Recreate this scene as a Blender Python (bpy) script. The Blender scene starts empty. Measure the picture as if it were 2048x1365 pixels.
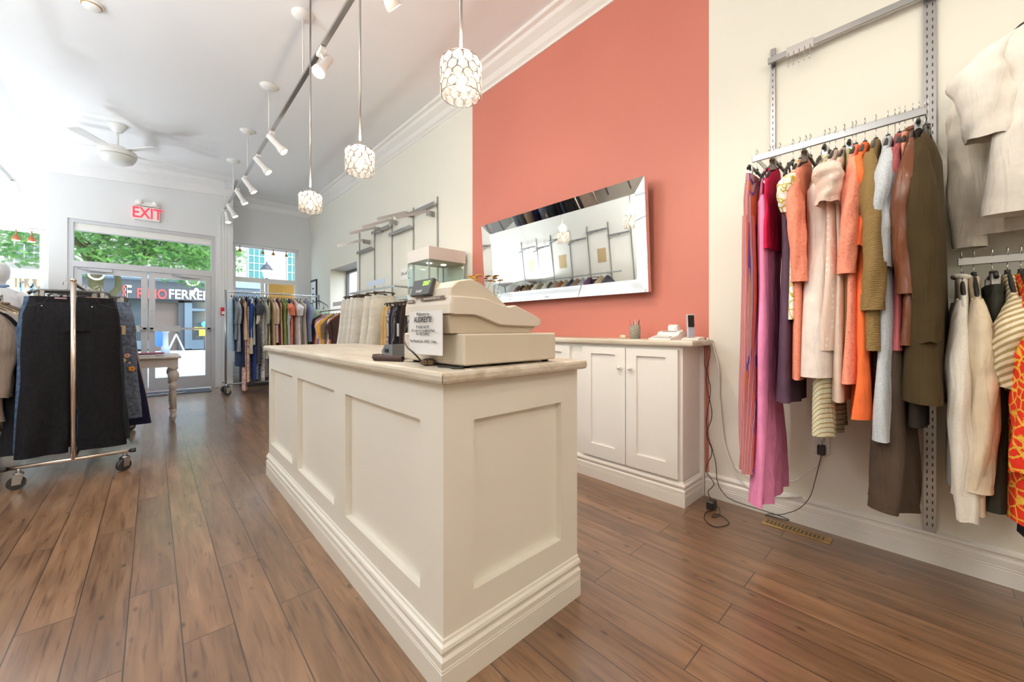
import bpy, math, random
from mathutils import Matrix, Vector, Euler
R = math.radians
PI = math.pi
sc = bpy.context.scene
C = sc.collection
rnd = random.Random(7)

# ------------------------------------------------------------------ camera
F_PX, HOR, HC = 775.7, 658.0, 1.12
TH = math.atan((1024-306)/F_PX)
S_, C_ = math.sin(TH), math.cos(TH)
cam_d = bpy.data.cameras.new('camera'); cam = bpy.data.objects.new('camera', cam_d); C.objects.link(cam)
cam.location = (0, 0, HC); cam.rotation_euler = (PI/2, 0, -TH)
cam_d.sensor_width = 36; cam_d.lens = F_PX/2048*36
cam_d.shift_y = -(1365/2-HOR)/2048
cam_d.clip_start = 0.02; cam_d.clip_end = 200
sc.camera = cam
def ray(px, py):
    a = (px-1024)/F_PX; b = (HOR-py)/F_PX
    return (S_+a*C_, C_-a*S_, b)
def atX(px, py, x):
    r = ray(px, py); t = x/r[0]; return Vector((x, r[1]*t, HC+r[2]*t))
def atY(px, py, y):
    r = ray(px, py); t = y/r[1]; return Vector((r[0]*t, y, HC+r[2]*t))
def atZ(px, py, z):
    r = ray(px, py); t = (z-HC)/r[2]; return Vector((r[0]*t, r[1]*t, z))
def zAt(py, x, y):
    return HC+(HOR-py)/F_PX*(x*S_+y*C_)

# ------------------------------------------------------------------ world, sun, exposure
sc.view_settings.view_transform = 'Standard'
sc.view_settings.look = 'None'
sc.view_settings.gamma = 1
sc.view_settings.use_curve_mapping = False
sc.view_settings.exposure = 0.1
w = bpy.data.worlds.new('sky'); sc.world = w; w.use_nodes = True
nt = w.node_tree
sky = nt.nodes.new('ShaderNodeTexSky'); sky.sky_type = 'NISHITA'; sky.sun_disc = False
sky.sun_elevation = R(50); sky.sun_rotation = R(150); sky.air_density = 1.0; sky.dust_density = 1.5
nt.links.new(sky.outputs[0], nt.nodes['Background'].inputs[0])
nt.nodes['Background'].inputs[1].default_value = .85
sd = bpy.data.lights.new('sun', 'SUN'); sd.energy = 1.3; sd.angle = R(1.5); sd.color = (1, .96, .9)
so = bpy.data.objects.new('sun', sd); C.objects.link(so)
so.rotation_euler = Vector((0.35, 0.62, -0.75)).to_track_quat('-Z', 'Y').to_euler()

try:
    sc.cycles.max_bounces = 10; sc.cycles.diffuse_bounces = 6; sc.cycles.transparent_max_bounces = 24
    sc.cycles.sample_clamp_indirect = 6; sc.cycles.caustics_reflective = False; sc.cycles.caustics_refractive = False
except Exception: pass

# ------------------------------------------------------------------ materials
def newmat(name):
    m = bpy.data.materials.new(name); m.use_nodes = True
    return m, m.node_tree, m.node_tree.nodes['Principled BSDF']
MATS = {}
def mat(name, col, rough=.5, metal=0, noise=.04, nscale=8, bump=0, bscale=60, emit=None, es=0, coat=0, spec=None):
    if name in MATS: return MATS[name]
    m, t, b = newmat(name)
    tc = t.nodes.new('ShaderNodeTexCoord')
    n = t.nodes.new('ShaderNodeTexNoise'); n.inputs['Scale'].default_value = nscale; n.inputs['Detail'].default_value = 3
    t.links.new(tc.outputs['Object'], n.inputs['Vector'])
    mr = t.nodes.new('ShaderNodeMapRange'); mr.inputs[3].default_value = 1-noise; mr.inputs[4].default_value = 1+noise
    t.links.new(n.outputs['Fac'], mr.inputs[0])
    mx = t.nodes.new('ShaderNodeVectorMath'); mx.operation = 'SCALE'; mx.inputs[0].default_value = col[:3]
    t.links.new(mr.outputs[0], mx.inputs['Scale'])
    t.links.new(mx.outputs[0], b.inputs['Base Color'])
    b.inputs['Roughness'].default_value = rough; b.inputs['Metallic'].default_value = metal
    if spec is not None: b.inputs['Specular IOR Level'].default_value = spec
    if coat: b.inputs['Coat Weight'].default_value = coat
    if bump:
        n2 = t.nodes.new('ShaderNodeTexNoise'); n2.inputs['Scale'].default_value = bscale
        t.links.new(tc.outputs['Object'], n2.inputs['Vector'])
        bp = t.nodes.new('ShaderNodeBump'); bp.inputs['Strength'].default_value = bump; bp.inputs['Distance'].default_value = .01
        t.links.new(n2.outputs['Fac'], bp.inputs['Height']); t.links.new(bp.outputs[0], b.inputs['Normal'])
    if emit: b.inputs['Emission Color'].default_value = (*emit, 1); b.inputs['Emission Strength'].default_value = es
    MATS[name] = m
    return m
def glassmat(name, tint=(1, 1, 1), ior=1.45, rough=0.0):
    m = bpy.data.materials.new(name); m.use_nodes = True; t = m.node_tree; t.nodes.clear()
    o = t.nodes.new('ShaderNodeOutputMaterial'); mix = t.nodes.new('ShaderNodeMixShader')
    fr = t.nodes.new('ShaderNodeFresnel')
    ge = t.nodes.new('ShaderNodeNewGeometry'); mr = t.nodes.new('ShaderNodeMapRange'); mr.inputs[3].default_value = ior; mr.inputs[4].default_value = 1/ior
    t.links.new(ge.outputs['Backfacing'], mr.inputs[0]); t.links.new(mr.outputs[0], fr.inputs[0])
    tr = t.nodes.new('ShaderNodeBsdfTransparent'); tr.inputs[0].default_value = (*tint, 1)
    gl = t.nodes.new('ShaderNodeBsdfGlossy'); gl.inputs['Roughness'].default_value = rough
    t.links.new(fr.outputs[0], mix.inputs[0]); t.links.new(tr.outputs[0], mix.inputs[1]); t.links.new(gl.outputs[0], mix.inputs[2])
    t.links.new(mix.outputs[0], o.inputs[0]); return m
GLASS = glassmat('window_glass', (.97, .99, .98), 1.35)
CASEGLASS = glassmat('case_glass', (.93, .97, .95), 1.45)
CRYSTAL = glassmat('crystal_glass', (1, .98, .96), 1.45, .1)
_t = CRYSTAL.node_tree; _o = _t.nodes['Material Output']; _m = _t.nodes.new('ShaderNodeMixShader'); _m.inputs[0].default_value = .1
_tl = _t.nodes.new('ShaderNodeBsdfTranslucent'); _tl.inputs[0].default_value = (1, .97, .93, 1); _df = _t.nodes.new('ShaderNodeBsdfDiffuse'); _df.inputs[0].default_value = (.9, .88, .86, 1)
_m2 = _t.nodes.new('ShaderNodeMixShader'); _t.links.new(_tl.outputs[0], _m2.inputs[1]); _t.links.new(_df.outputs[0], _m2.inputs[2])
_src = _o.inputs[0].links[0].from_socket; _t.links.new(_src, _m.inputs[1]); _t.links.new(_m2.outputs[0], _m.inputs[2]); _t.links.new(_m.outputs[0], _o.inputs[0])

def ramp(t, fac, stops, interp='LINEAR'):
    r = t.nodes.new('ShaderNodeValToRGB'); r.color_ramp.interpolation = interp
    e = r.color_ramp.elements
    while len(e) < len(stops): e.new(.5)
    for k, (p, c) in enumerate(stops): e[k].position = p; e[k].color = (*c[:3], 1)
    t.links.new(fac, r.inputs[0]); return r
FAB = {}
def fabric(kind, c1, c2=(0, 0, 0), c3=None, sc_=1.0, rough=.85, key=None, sheen=.3):
    k = (kind, c1, c2, c3, sc_, rough)
    if k in FAB: return FAB[k]
    m, t, b = newmat('fabric_'+kind); L = t.links
    tc = t.nodes.new('ShaderNodeTexCoord'); P = tc.outputs['Object']
    def noise(scale, det=3, vec=P):
        n = t.nodes.new('ShaderNodeTexNoise'); n.inputs['Scale'].default_value = scale; n.inputs['Detail'].default_value = det
        L.new(vec, n.inputs['Vector']); return n
    def dot(v):
        d = t.nodes.new('ShaderNodeVectorMath'); d.operation = 'DOT_PRODUCT'; d.inputs[1].default_value = v
        L.new(P, d.inputs[0]); return d.outputs['Value']
    def wavev(v, freq, dist=0):
        mu = t.nodes.new('ShaderNodeMath'); mu.operation = 'MULTIPLY'; mu.inputs[1].default_value = freq; L.new(dot(v), mu.inputs[0])
        src = mu.outputs[0]
        if dist:
            n = noise(6); ad = t.nodes.new('ShaderNodeMath'); ad.operation = 'MULTIPLY_ADD'; ad.inputs[1].default_value = dist
            L.new(n.outputs['Fac'], ad.inputs[0]); L.new(src, ad.inputs[2]); src = ad.outputs[0]
        s = t.nodes.new('ShaderNodeMath'); s.operation = 'SINE'; L.new(src, s.inputs[0])
        a = t.nodes.new('ShaderNodeMath'); a.operation = 'MULTIPLY_ADD'; a.inputs[1].default_value = .5; a.inputs[2].default_value = .5
        L.new(s.outputs[0], a.inputs[0]); return a.outputs[0]
    height = noise(400*sc_ if kind != 'plain' else 300).outputs['Fac']; bs = .15
    col = None
    d = lambda c, f: tuple(min(1, x*f) for x in c)
    if kind == 'plain':
        col = ramp(t, noise(14).outputs['Fac'], [(.3, d(c1, .9)), (.7, d(c1, 1.08))])
    elif kind == 'denim':
        col = ramp(t, noise(40*sc_, 6).outputs['Fac'], [(.3, c1), (.7, c2)])
    elif kind == 'stripe':      # lengthwise
        col = ramp(t, wavev((1, 5.5, 0.0), 90*sc_, .5), [(0, c1), (.45, c1), (.5, c2), (.8, c2), (.84, c3 or c1)], 'CONSTANT')
    elif kind == 'diag':
        col = ramp(t, wavev((.8, 1, .9), 120*sc_, 2.0), [(0, c1), (.4, c2), (.62, c3 or c1), (.8, c1)], 'CONSTANT')
    elif kind == 'hstripe':
        col = ramp(t, wavev((.3, .6, 1), 260*sc_), [(0, c1), (.55, c2)], 'CONSTANT')
    elif kind == 'floral':
        v = t.nodes.new('ShaderNodeTexVoronoi'); v.inputs['Scale'].default_value = 28*sc_; L.new(P, v.inputs['Vector'])
        col = ramp(t, v.outputs['Distance'], [(0, c3 or c2), (.22, c2), (.42, c1)], 'CONSTANT')
    elif kind == 'chain':
        v = t.nodes.new('ShaderNodeTexVoronoi'); v.feature = 'DISTANCE_TO_EDGE'; v.inputs['Scale'].default_value = 16*sc_; L.new(P, v.inputs['Vector'])
        w2 = wavev((1, 1, 1), 700)
        mm = t.nodes.new('ShaderNodeMath'); mm.operation = 'MULTIPLY_ADD'; mm.inputs[1].default_value = .05; L.new(w2, mm.inputs[0]); L.new(v.outputs['Distance'], mm.inputs[2])
        col = ramp(t, mm.outputs[0], [(0, c2), (.085, c1)], 'CONSTANT')
    elif kind == 'lace':
        v = t.nodes.new('ShaderNodeTexVoronoi'); v.inputs['Scale'].default_value = 90*sc_; L.new(P, v.inputs['Vector'])
        col = ramp(t, v.outputs['Distance'], [(.05, d(c1, .55)), (.22, c1), (.7, d(c1, 1.1))]); height = v.outputs['Distance']; bs = .8
    elif kind == 'knit':
        wv = wavev((.25, .25, 1), 900*sc_); col = ramp(t, wv, [(0, d(c1, .75)), (1, d(c1, 1.1))]); height = wv; bs = .6
    elif kind == 'leather':
        col = ramp(t, noise(5).outputs['Fac'], [(.3, d(c1, .8)), (.7, d(c1, 1.2))]); height = noise(180).outputs['Fac']
    elif kind == 'tiedye':
        sp = t.nodes.new('ShaderNodeSeparateXYZ'); L.new(P, sp.inputs[0])
        n = noise(7, 5); col = ramp(t, n.outputs['Fac'], [(.35, c1), (.5, c3 or c1), (.62, c2)])
    elif kind == 'tweed':
        col = ramp(t, noise(260, 2).outputs['Fac'], [(.35, c1), (.65, c2)])
    elif kind == 'dots':
        v = t.nodes.new('ShaderNodeTexVoronoi'); v.inputs['Scale'].default_value = 30*sc_; v.inputs['Randomness'].default_value = .3; L.new(P, v.inputs['Vector'])
        col = ramp(t, v.outputs['Distance'], [(0, c2), (.3, c1)], 'CONSTANT')
    L.new(col.outputs[0], b.inputs['Base Color'])
    b.inputs['Roughness'].default_value = rough
    b.inputs['Specular IOR Level'].default_value = .25 if kind != 'leather' else .5
    bp = t.nodes.new('ShaderNodeBump'); bp.inputs['Strength'].default_value = bs; bp.inputs['Distance'].default_value = .002
    L.new(height, bp.inputs['Height'])
    wm = t.nodes.new('ShaderNodeMapping'); wm.inputs['Scale'].default_value = (26, 26, 5); L.new(P, wm.inputs['Vector'])
    wn = noise(1.0, 2, wm.outputs[0]); wn.inputs['Distortion'].default_value = 1.2
    b2 = t.nodes.new('ShaderNodeBump'); b2.inputs['Strength'].default_value = .55; b2.inputs['Distance'].default_value = .012
    L.new(wn.outputs['Fac'], b2.inputs['Height']); L.new(bp.outputs[0], b2.inputs['Normal']); L.new(b2.outputs[0], b.inputs['Normal'])
    FAB[k] = m; return m

M_WALL = mat('wall_paint_cream', (.80, .785, .70), .6, noise=.01, bump=.05, bscale=120)
M_WALLF = mat('wall_paint_grey_white', (.74, .75, .76), .6, noise=.01, bump=.05, bscale=120)
M_RED = mat('wall_paint_coral', (.57, .185, .135), .55, noise=.02, nscale=2, bump=.05, bscale=120)
M_CEIL = mat('ceiling_paint', (.83, .83, .835), .7, noise=.01)
M_TRIM = mat('trim_gloss_white', (.84, .82, .78), .35, noise=.01)
M_CAB = mat('cabinet_paint_ivory', (.79, .755, .68), .38, noise=.012)
M_CAB2 = mat('cabinet_paint_white', (.82, .80, .76), .38, noise=.012)
M_CHROME = mat('chrome', (.78, .77, .75), .16, 1)
M_CHROME2 = mat('brushed_chrome', (.42, .415, .41), .3, 1, nscale=30)
M_ALU = mat('aluminium_frame', (.52, .53, .56), .42, .35)
M_BLACK = mat('black_plastic', (.02, .019, .018), .4)
M_DARK = mat('dark_grey_plastic', (.06, .06, .065), .45)
M_SLOT = mat('slot_dark', (.05, .045, .04), .7)
M_WHITE = mat('white_plastic', (.82, .81, .78), .4)
M_BEIGE = mat('register_beige', (.64, .565, .46), .5, noise=.01, bump=.04, bscale=400)
M_BEIGE2 = mat('register_light_beige', (.69, .62, .53), .5, noise=.01, bump=.04, bscale=400)
M_BROWNPL = mat('hanger_brown_plastic', (.06, .035, .02), .35)
M_RUB = mat('rubber', (.03, .028, .026), .6)
M_PAPER = mat('paper', (.86, .85, .83), .6)
M_KRAFT = mat('kraft_paper', (.52, .38, .2), .8)
M_INK = mat('ink_black', (.03, .03, .03), .6)
M_BRASS = mat('brass', (.45, .29, .1), .35, .9)
M_RED_E = mat('exit_red', (.9, .03, .05), .4, emit=(1, .03, .06), es=1.3)
M_BULB = mat('bulb_glow', (1, .9, .75), .4, emit=(1, .78, .5), es=9)
M_SPOTGLOW = mat('spot_lens_glow', (1, .95, .85), .4, emit=(1, .9, .74), es=14)
M_LED = mat('led_green', (.1, .8, .1), .4, emit=(.45, 1, .05), es=2.5)

def wood_floor():
    m, t, b = newmat('laminate_planks'); L = t.links
    tc = t.nodes.new('ShaderNodeTexCoord')
    mp = t.nodes.new('ShaderNodeMapping'); mp.inputs['Rotation'].default_value = (0, 0, R(90)); mp.inputs['Location'].default_value = (.55, .072, 0); L.new(tc.outputs['Object'], mp.inputs['Vector'])
    br = t.nodes.new('ShaderNodeTexBrick'); br.inputs['Scale'].default_value = 1; br.offset = .37; br.offset_frequency = 2
    br.inputs['Brick Width'].default_value = 1.25; br.inputs['Row Height'].default_value = .15; br.inputs['Mortar Size'].default_value = .0021
    br.inputs['Mortar Smooth'].default_value = .2
    br.inputs['Color1'].default_value = (0, 0, 0, 1); br.inputs['Color2'].default_value = (1, 1, 1, 1)
    L.new(mp.outputs[0], br.inputs['Vector'])
    # plank offset vector
    sc1 = t.nodes.new('ShaderNodeVectorMath'); sc1.operation = 'SCALE'; sc1.inputs['Scale'].default_value = 7.3; L.new(br.outputs['Color'], sc1.inputs[0])
    mp2 = t.nodes.new('ShaderNodeMapping'); mp2.inputs['Scale'].default_value = (13, 1.5, 1); L.new(tc.outputs['Object'], mp2.inputs['Vector'])
    ad = t.nodes.new('ShaderNodeVectorMath'); ad.operation = 'ADD'; L.new(mp2.outputs[0], ad.inputs[0]); L.new(sc1.outputs[0], ad.inputs[1])
    n1 = t.nodes.new('ShaderNodeTexNoise'); n1.inputs['Scale'].default_value = 1.6; n1.inputs['Detail'].default_value = 6; n1.inputs['Distortion'].default_value = .6
    L.new(ad.outputs[0], n1.inputs['Vector'])
    base = ramp(t, n1.outputs['Fac'], [(.28, (.15, .078, .038)), (.5, (.225, .122, .062)), (.72, (.31, .178, .095))])
    # knots
    mp3 = t.nodes.new('ShaderNodeMapping'); mp3.inputs['Scale'].default_value = (2.9, 1.25, 1); L.new(tc.outputs['Object'], mp3.inputs['Vector'])
    vo = t.nodes.new('ShaderNodeTexVoronoi'); vo.inputs['Scale'].default_value = 4.6; L.new(mp3.outputs[0], vo.inputs['Vector'])
    kn = ramp(t, vo.outputs['Distance'], [(.04, (.2, .15, .12)), (.15, (1, 1, 1))])
    mp4 = t.nodes.new('ShaderNodeMapping'); mp4.inputs['Scale'].default_value = (45, 2.6, 1); L.new(tc.outputs['Object'], mp4.inputs['Vector'])
    n4 = t.nodes.new('ShaderNodeTexNoise'); n4.inputs['Scale'].default_value = 1.5; n4.inputs['Detail'].default_value = 5; L.new(mp4.outputs[0], n4.inputs['Vector'])
    st = ramp(t, n4.outputs['Fac'], [(.33, (.42, .36, .32)), (.45, (1, 1, 1))])
    mul = t.nodes.new('ShaderNodeMix'); mul.data_type = 'RGBA'; mul.blend_type = 'MULTIPLY'; mul.inputs[0].default_value = .8
    L.new(base.outputs[0], mul.inputs[6]); L.new(kn.outputs[0], mul.inputs[7])
    mul3 = t.nodes.new('ShaderNodeMix'); mul3.data_type = 'RGBA'; mul3.blend_type = 'MULTIPLY'; mul3.inputs[0].default_value = .7
    L.new(mul.outputs[2], mul3.inputs[6]); L.new(st.outputs[0], mul3.inputs[7])
    pv = ramp(t, br.outputs['Color'], [(0, (.74, .72, .72)), (1, (1.08, 1.05, 1.03))])
    mul2 = t.nodes.new('ShaderNodeMix'); mul2.data_type = 'RGBA'; mul2.blend_type = 'MULTIPLY'; mul2.inputs[0].default_value = 1
    L.new(mul3.outputs[2], mul2.inputs[6]); L.new(pv.outputs[0], mul2.inputs[7])
    mm = t.nodes.new('ShaderNodeMix'); mm.data_type = 'RGBA'; L.new(br.outputs['Fac'], mm.inputs[0]); L.new(mul2.outputs[2], mm.inputs[6]); mm.inputs[7].default_value = (.035, .02, .012, 1)
    L.new(mm.outputs[2], b.inputs['Base Color'])
    b.inputs['Roughness'].default_value = .3; b.inputs['Specular IOR Level'].default_value = .8; b.inputs['Coat Weight'].default_value = .6; b.inputs['Coat Roughness'].default_value = .16
    rr = t.nodes.new('ShaderNodeMapRange'); rr.inputs[3].default_value = .24; rr.inputs[4].default_value = .42; L.new(n4.outputs['Fac'], rr.inputs[0]); L.new(rr.outputs[0], b.inputs['Roughness'])
    h = t.nodes.new('ShaderNodeMath'); h.operation = 'MULTIPLY_ADD'; h.inputs[1].default_value = -1.2; L.new(br.outputs['Fac'], h.inputs[0])
    L.new(n4.outputs['Fac'], h.inputs[2])
    bp = t.nodes.new('ShaderNodeBump'); bp.inputs['Strength'].default_value = .35; bp.inputs['Distance'].default_value = .003
    L.new(h.outputs[0], bp.inputs['Height']); L.new(bp.outputs[0], b.inputs['Normal'])
    return m
M_FLOOR = wood_floor()
def wood_top():
    m, t, b = newmat('whitewashed_laminate'); L = t.links
    tc = t.nodes.new('ShaderNodeTexCoord')
    mp = t.nodes.new('ShaderNodeMapping'); mp.inputs['Scale'].default_value = (7, 1.2, 14); L.new(tc.outputs['Object'], mp.inputs['Vector'])
    n = t.nodes.new('ShaderNodeTexNoise'); n.inputs['Scale'].default_value = 2.4; n.inputs['Detail'].default_value = 7; n.inputs['Distortion'].default_value = .8
    L.new(mp.outputs[0], n.inputs['Vector'])
    r = ramp(t, n.outputs['Fac'], [(.3, (.47, .40, .30)), (.5, (.60, .53, .43)), (.7, (.68, .62, .53))])
    L.new(r.outputs[0], b.inputs['Base Color']); b.inputs['Roughness'].default_value = .38
    return m
M_TOP = wood_top()
def stone_mat(name, c1, c2, bw=.6, bh=.22, mort=(.5, .5, .48)):
    m, t, b = newmat(name); L = t.links
    tc = t.nodes.new('ShaderNodeTexCoord')
    mp = t.nodes.new('ShaderNodeMapping'); mp.inputs['Rotation'].default_value = (R(90), 0, 0); L.new(tc.outputs['Object'], mp.inputs['Vector'])
    br = t.nodes.new('ShaderNodeTexBrick'); br.inputs['Scale'].default_value = 1
    br.inputs['Brick Width'].default_value = bw; br.inputs['Row Height'].default_value = bh; br.inputs['Mortar Size'].default_value = .012
    br.inputs['Color1'].default_value = (*c1, 1); br.inputs['Color2'].default_value = (*c2, 1); br.inputs['Mortar'].default_value = (*mort, 1)
    L.new(mp.outputs[0], br.inputs['Vector']); L.new(br.outputs['Color'], b.inputs['Base Color']); b.inputs['Roughness'].default_value = .9
    return m

# ------------------------------------------------------------------ mesh helpers
MW = {}
class MB:
    def __init__(s): s.v = []; s.f = []; s.sm = []; s.mi = []
    def add(s, vs, fs, smooth=False, mi=0, T=None):
        o = len(s.v)
        s.v += [tuple(T @ Vector(p)) if T is not None else tuple(p) for p in vs]
        for f in fs: s.f.append(tuple(o+i for i in f)); s.sm.append(smooth); s.mi.append(mi)
        return s
    def box(s, x0, x1, y0, y1, z0, z1, mi=0, T=None, bev=0):
        x0, x1 = min(x0, x1), max(x0, x1); y0, y1 = min(y0, y1), max(y0, y1); z0, z1 = min(z0, z1), max(z0, z1)
        if bev:
            b = bev; pr = [(x0+b, y0), (x1-b, y0), (x1, y0+b), (x1, y1-b), (x1-b, y1), (x0+b, y1), (x0, y1-b), (x0, y0+b)]
            def ins(k): # inset outline
                return [(min(max(x, x0+k), x1-k), min(max(y, y0+k), y1-k)) for x, y in pr]
            rings = [[(x, y, z0) for x, y in ins(b)], [(x, y, z0+b) for x, y in pr], [(x, y, z1-b) for x, y in pr], [(x, y, z1) for x, y in ins(b)]]
            return s.loft(rings, True, mi, smooth=False, T=T)
        v = [(x, y, z) for z in (z0, z1) for x, y in ((x0, y0), (x1, y0), (x1, y1), (x0, y1))]
        return s.add(v, [(0, 3, 2, 1), (4, 5, 6, 7), (0, 1, 5, 4), (1, 2, 6, 5), (2, 3, 7, 6), (3, 0, 4, 7)], False, mi, T)
    def loft(s, rings, caps=True, mi=0, smooth=True, T=None, closed=True):
        n = len(rings[0]); v = [p for r in rings for p in r]; f = []
        for k in range(len(rings)-1):
            for i in range(n if closed else n-1):
                j = (i+1) % n; f.append((k*n+i, k*n+j, (k+1)*n+j, (k+1)*n+i))
        s.add(v, f, smooth, mi, T)
        if caps:
            o = len(s.v)-len(v)
            s.f.append(tuple(o+i for i in reversed(range(n)))); s.sm.append(False); s.mi.append(mi)
            s.f.append(tuple(o+(len(rings)-1)*n+i for i in range(n))); s.sm.append(False); s.mi.append(mi)
        return s
    def tube(s, pts, r, n=8, mi=0, caps=True, T=None, flat=1.0):
        pts = [Vector(p) for p in pts]; rs = r if isinstance(r, (list, tuple)) else [r]*len(pts)
        rings = []; up = None
        for i, p in enumerate(pts):
            d = (pts[min(i+1, len(pts)-1)]-pts[max(i-1, 0)])
            if d.length < 1e-9: d = Vector((0, 0, 1))
            d.normalize()
            if up is None:
                up = Vector((0, 0, 1)) if abs(d.z) < .9 else Vector((0, 1, 0))
            a = d.cross(up)
            if a.length < 1e-6: a = d.orthogonal()
            a.normalize(); b = a.cross(d).normalized(); up = b
            rings.append([tuple(p+a*math.cos(q)*rs[i]+b*math.sin(q)*rs[i]*flat) for q in [2*PI*k/n for k in range(n)]])
        return s.loft(rings, caps, mi, True, T)
    def cyl(s, p0, p1, r0, r1=None, n=16, mi=0, caps=True, T=None):
        return s.tube([p0, p1], [r0, r0 if r1 is None else r1], n, mi, caps, T)
    def lathe(s, prof, c=(0, 0, 0), n=20, mi=0, T=None, axis=None):
        # prof: (radius, height)
        A = T or Matrix.Identity(4)
        rings = [[(c[0]+r*math.cos(2*PI*k/n), c[1]+r*math.sin(2*PI*k/n), c[2]+h) for k in range(n)] for r, h in prof]
        return s.loft(rings, True, mi, True, A)
    def prism(s, poly, axis, a, b, mi=0, T=None, smooth=False):
        def P(u, v, w): return {'x': (w, u, v), 'y': (u, w, v), 'z': (u, v, w)}[axis]
        return s.loft([[P(u, v, a) for u, v in poly], [P(u, v, b) for u, v in poly]], True, mi, smooth, T)
    def sphere(s, c, r, n=12, m=8, mi=0, T=None):
        rx, ry, rz = r if isinstance(r, (tuple, list)) else (r, r, r)
        rings = []
        for k in range(m+1):
            q = -PI/2+PI*k/m; cr = max(math.cos(q), 1e-3)
            rings.append([(c[0]+rx*cr*math.cos(2*PI*i/n), c[1]+ry*cr*math.sin(2*PI*i/n), c[2]+rz*math.sin(q)) for i in range(n)])
        return s.loft(rings, True, mi, True, T)
    def build(s, name, m, parent=None, local=False, fixn=True):
        me = bpy.data.meshes.new(name)
        vs = s.v
        if parent is not None and not local:
            I = MW[parent.name].inverted(); vs = [tuple(I @ Vector(p)) for p in vs]
        me.from_pydata(vs, [], s.f)
        for i, p in enumerate(me.polygons): p.use_smooth = s.sm[i]; p.material_index = s.mi[i]
        for q in (m if isinstance(m, (list, tuple)) else [m]): me.materials.append(q)
        if fixn:
            import bmesh
            bm = bmesh.new(); bm.from_mesh(me); bmesh.ops.recalc_face_normals(bm, faces=bm.faces); bm.to_mesh(me); bm.free()
        o = bpy.data.objects.new(name, me); C.objects.link(o)
        if parent is not None: o.parent = parent; MW[o.name] = MW[parent.name]
        else: MW[o.name] = Matrix.Identity(4)
        return o
def tag(o, label=None, cat=None, group=None, kind=None):
    if label: o['label'] = label
    if cat: o['category'] = cat
    if group: o['group'] = group
    if kind: o['kind'] = kind
    return o
def struct(o): o['kind'] = 'structure'; return o
def thing(name, label, cat, loc=(0, 0, 0), rz=0, group=None):
    o = bpy.data.objects.new(name, None); C.objects.link(o); o.empty_display_size = .05
    o.location = loc; o.rotation_euler = (0, 0, rz)
    MW[o.name] = Matrix.Translation(loc) @ Matrix.Rotation(rz, 4, 'Z')
    return tag(o, label, cat, group)
def single(mb, name, m, label, cat, group=None, loc=None):
    """one-mesh thing"""
    o = mb.build(name, m); 
    if loc is not None:
        T = Matrix.Translation(loc); o.data.transform(T.inverted()); o.location = loc; MW[o.name] = T
    return tag(o, label, cat, group)
def text(name, body, T, size, m, parent=None, ext=.001, align='CENTER', xs=1.0, bold=0):
    cu = bpy.data.curves.new(name, 'FONT'); cu.body = body; cu.size = size; cu.extrude = ext; cu.align_x = align; cu.align_y = 'CENTER'; cu.offset = bold
    tmp = bpy.data.objects.new('tmp_text', cu); C.objects.link(tmp)
    bpy.context.view_layer.update()
    me = bpy.data.meshes.new_from_object(tmp.evaluated_get(bpy.context.evaluated_depsgraph_get()))
    bpy.data.objects.remove(tmp)
    M_ = T @ Matrix.Diagonal((xs, 1, 1, 1))
    if parent is not None: M_ = MW[parent.name].inverted() @ M_
    me.transform(M_); me.materials.clear(); me.materials.append(m)
    o = bpy.data.objects.new(name, me); C.objects.link(o)
    if parent is not None: o.parent = parent
    MW[o.name] = MW[parent.name] if parent else Matrix.Identity(4)
    return o
def basis(o, x, y):
    x = Vector(x).normalized(); y = Vector(y).normalized(); z = x.cross(y).normalized(); y = z.cross(x)
    return Matrix(((x[0], y[0], z[0], o[0]), (x[1], y[1], z[1], o[1]), (x[2], y[2], z[2], o[2]), (0, 0, 0, 1)))
def copy_thing(o, loc=None, label=None, rz=None):
    def rec(q, par):
        c = q.copy(); C.objects.link(c); c.parent = par; MW[c.name] = MW.get(q.name, Matrix.Identity(4))
        for ch in list(q.children): rec(ch, c)
        return c
    c = rec(o, None)
    if loc is not None: c.location = loc
    if rz is not None: c.rotation_euler = (0, 0, rz)
    if label: c['label'] = label
    return c

# ================================================================== SETTING
XR, XL, YB, YF, YF2, ZC = 2.74, -2.6, -3.4, 9.3, 10.05, 3.97
struct(MB().box(XL-.2, XR+.2, YB-.2, YF2+.05, -.12, 0).build('floor', M_FLOOR))
struct(MB().box(XL-.3, XR+.3, YB-.3, YF2+.25, ZC, ZC+.15).build('ceiling', M_CEIL))
# right wall with window opening, coral painted bay y 1.013-3.64
wx0, wx1 = XR, XR+.45
mb = MB()
WY0, WY1, WZ0, WZ1 = 7.14, 8.6, .75, 2.36
mb.box(wx0, wx1, YB-.2, 1.013, 0, ZC); mb.box(wx0, wx1, 1.013, 3.64, 0, ZC, mi=1); mb.box(wx0, wx1, 3.64, WY0, 0, ZC)
mb.box(wx0, wx1, WY0, WY1, 0, WZ0); mb.box(wx0, wx1, WY0, WY1, WZ1, ZC); mb.box(wx0, wx1, WY1, YF2+.3, 0, ZC)
struct(mb.build('wall_right', [M_WALL, M_RED]))
struct(MB().box(XL-.2, XL, YB-.2, YF2+.3, 0, ZC).build('wall_left', M_WALL))
struct(MB().box(XL-.2, XR+.2, YB-.2, YB, 0, ZC).build('wall_back', M_WALL))
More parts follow.
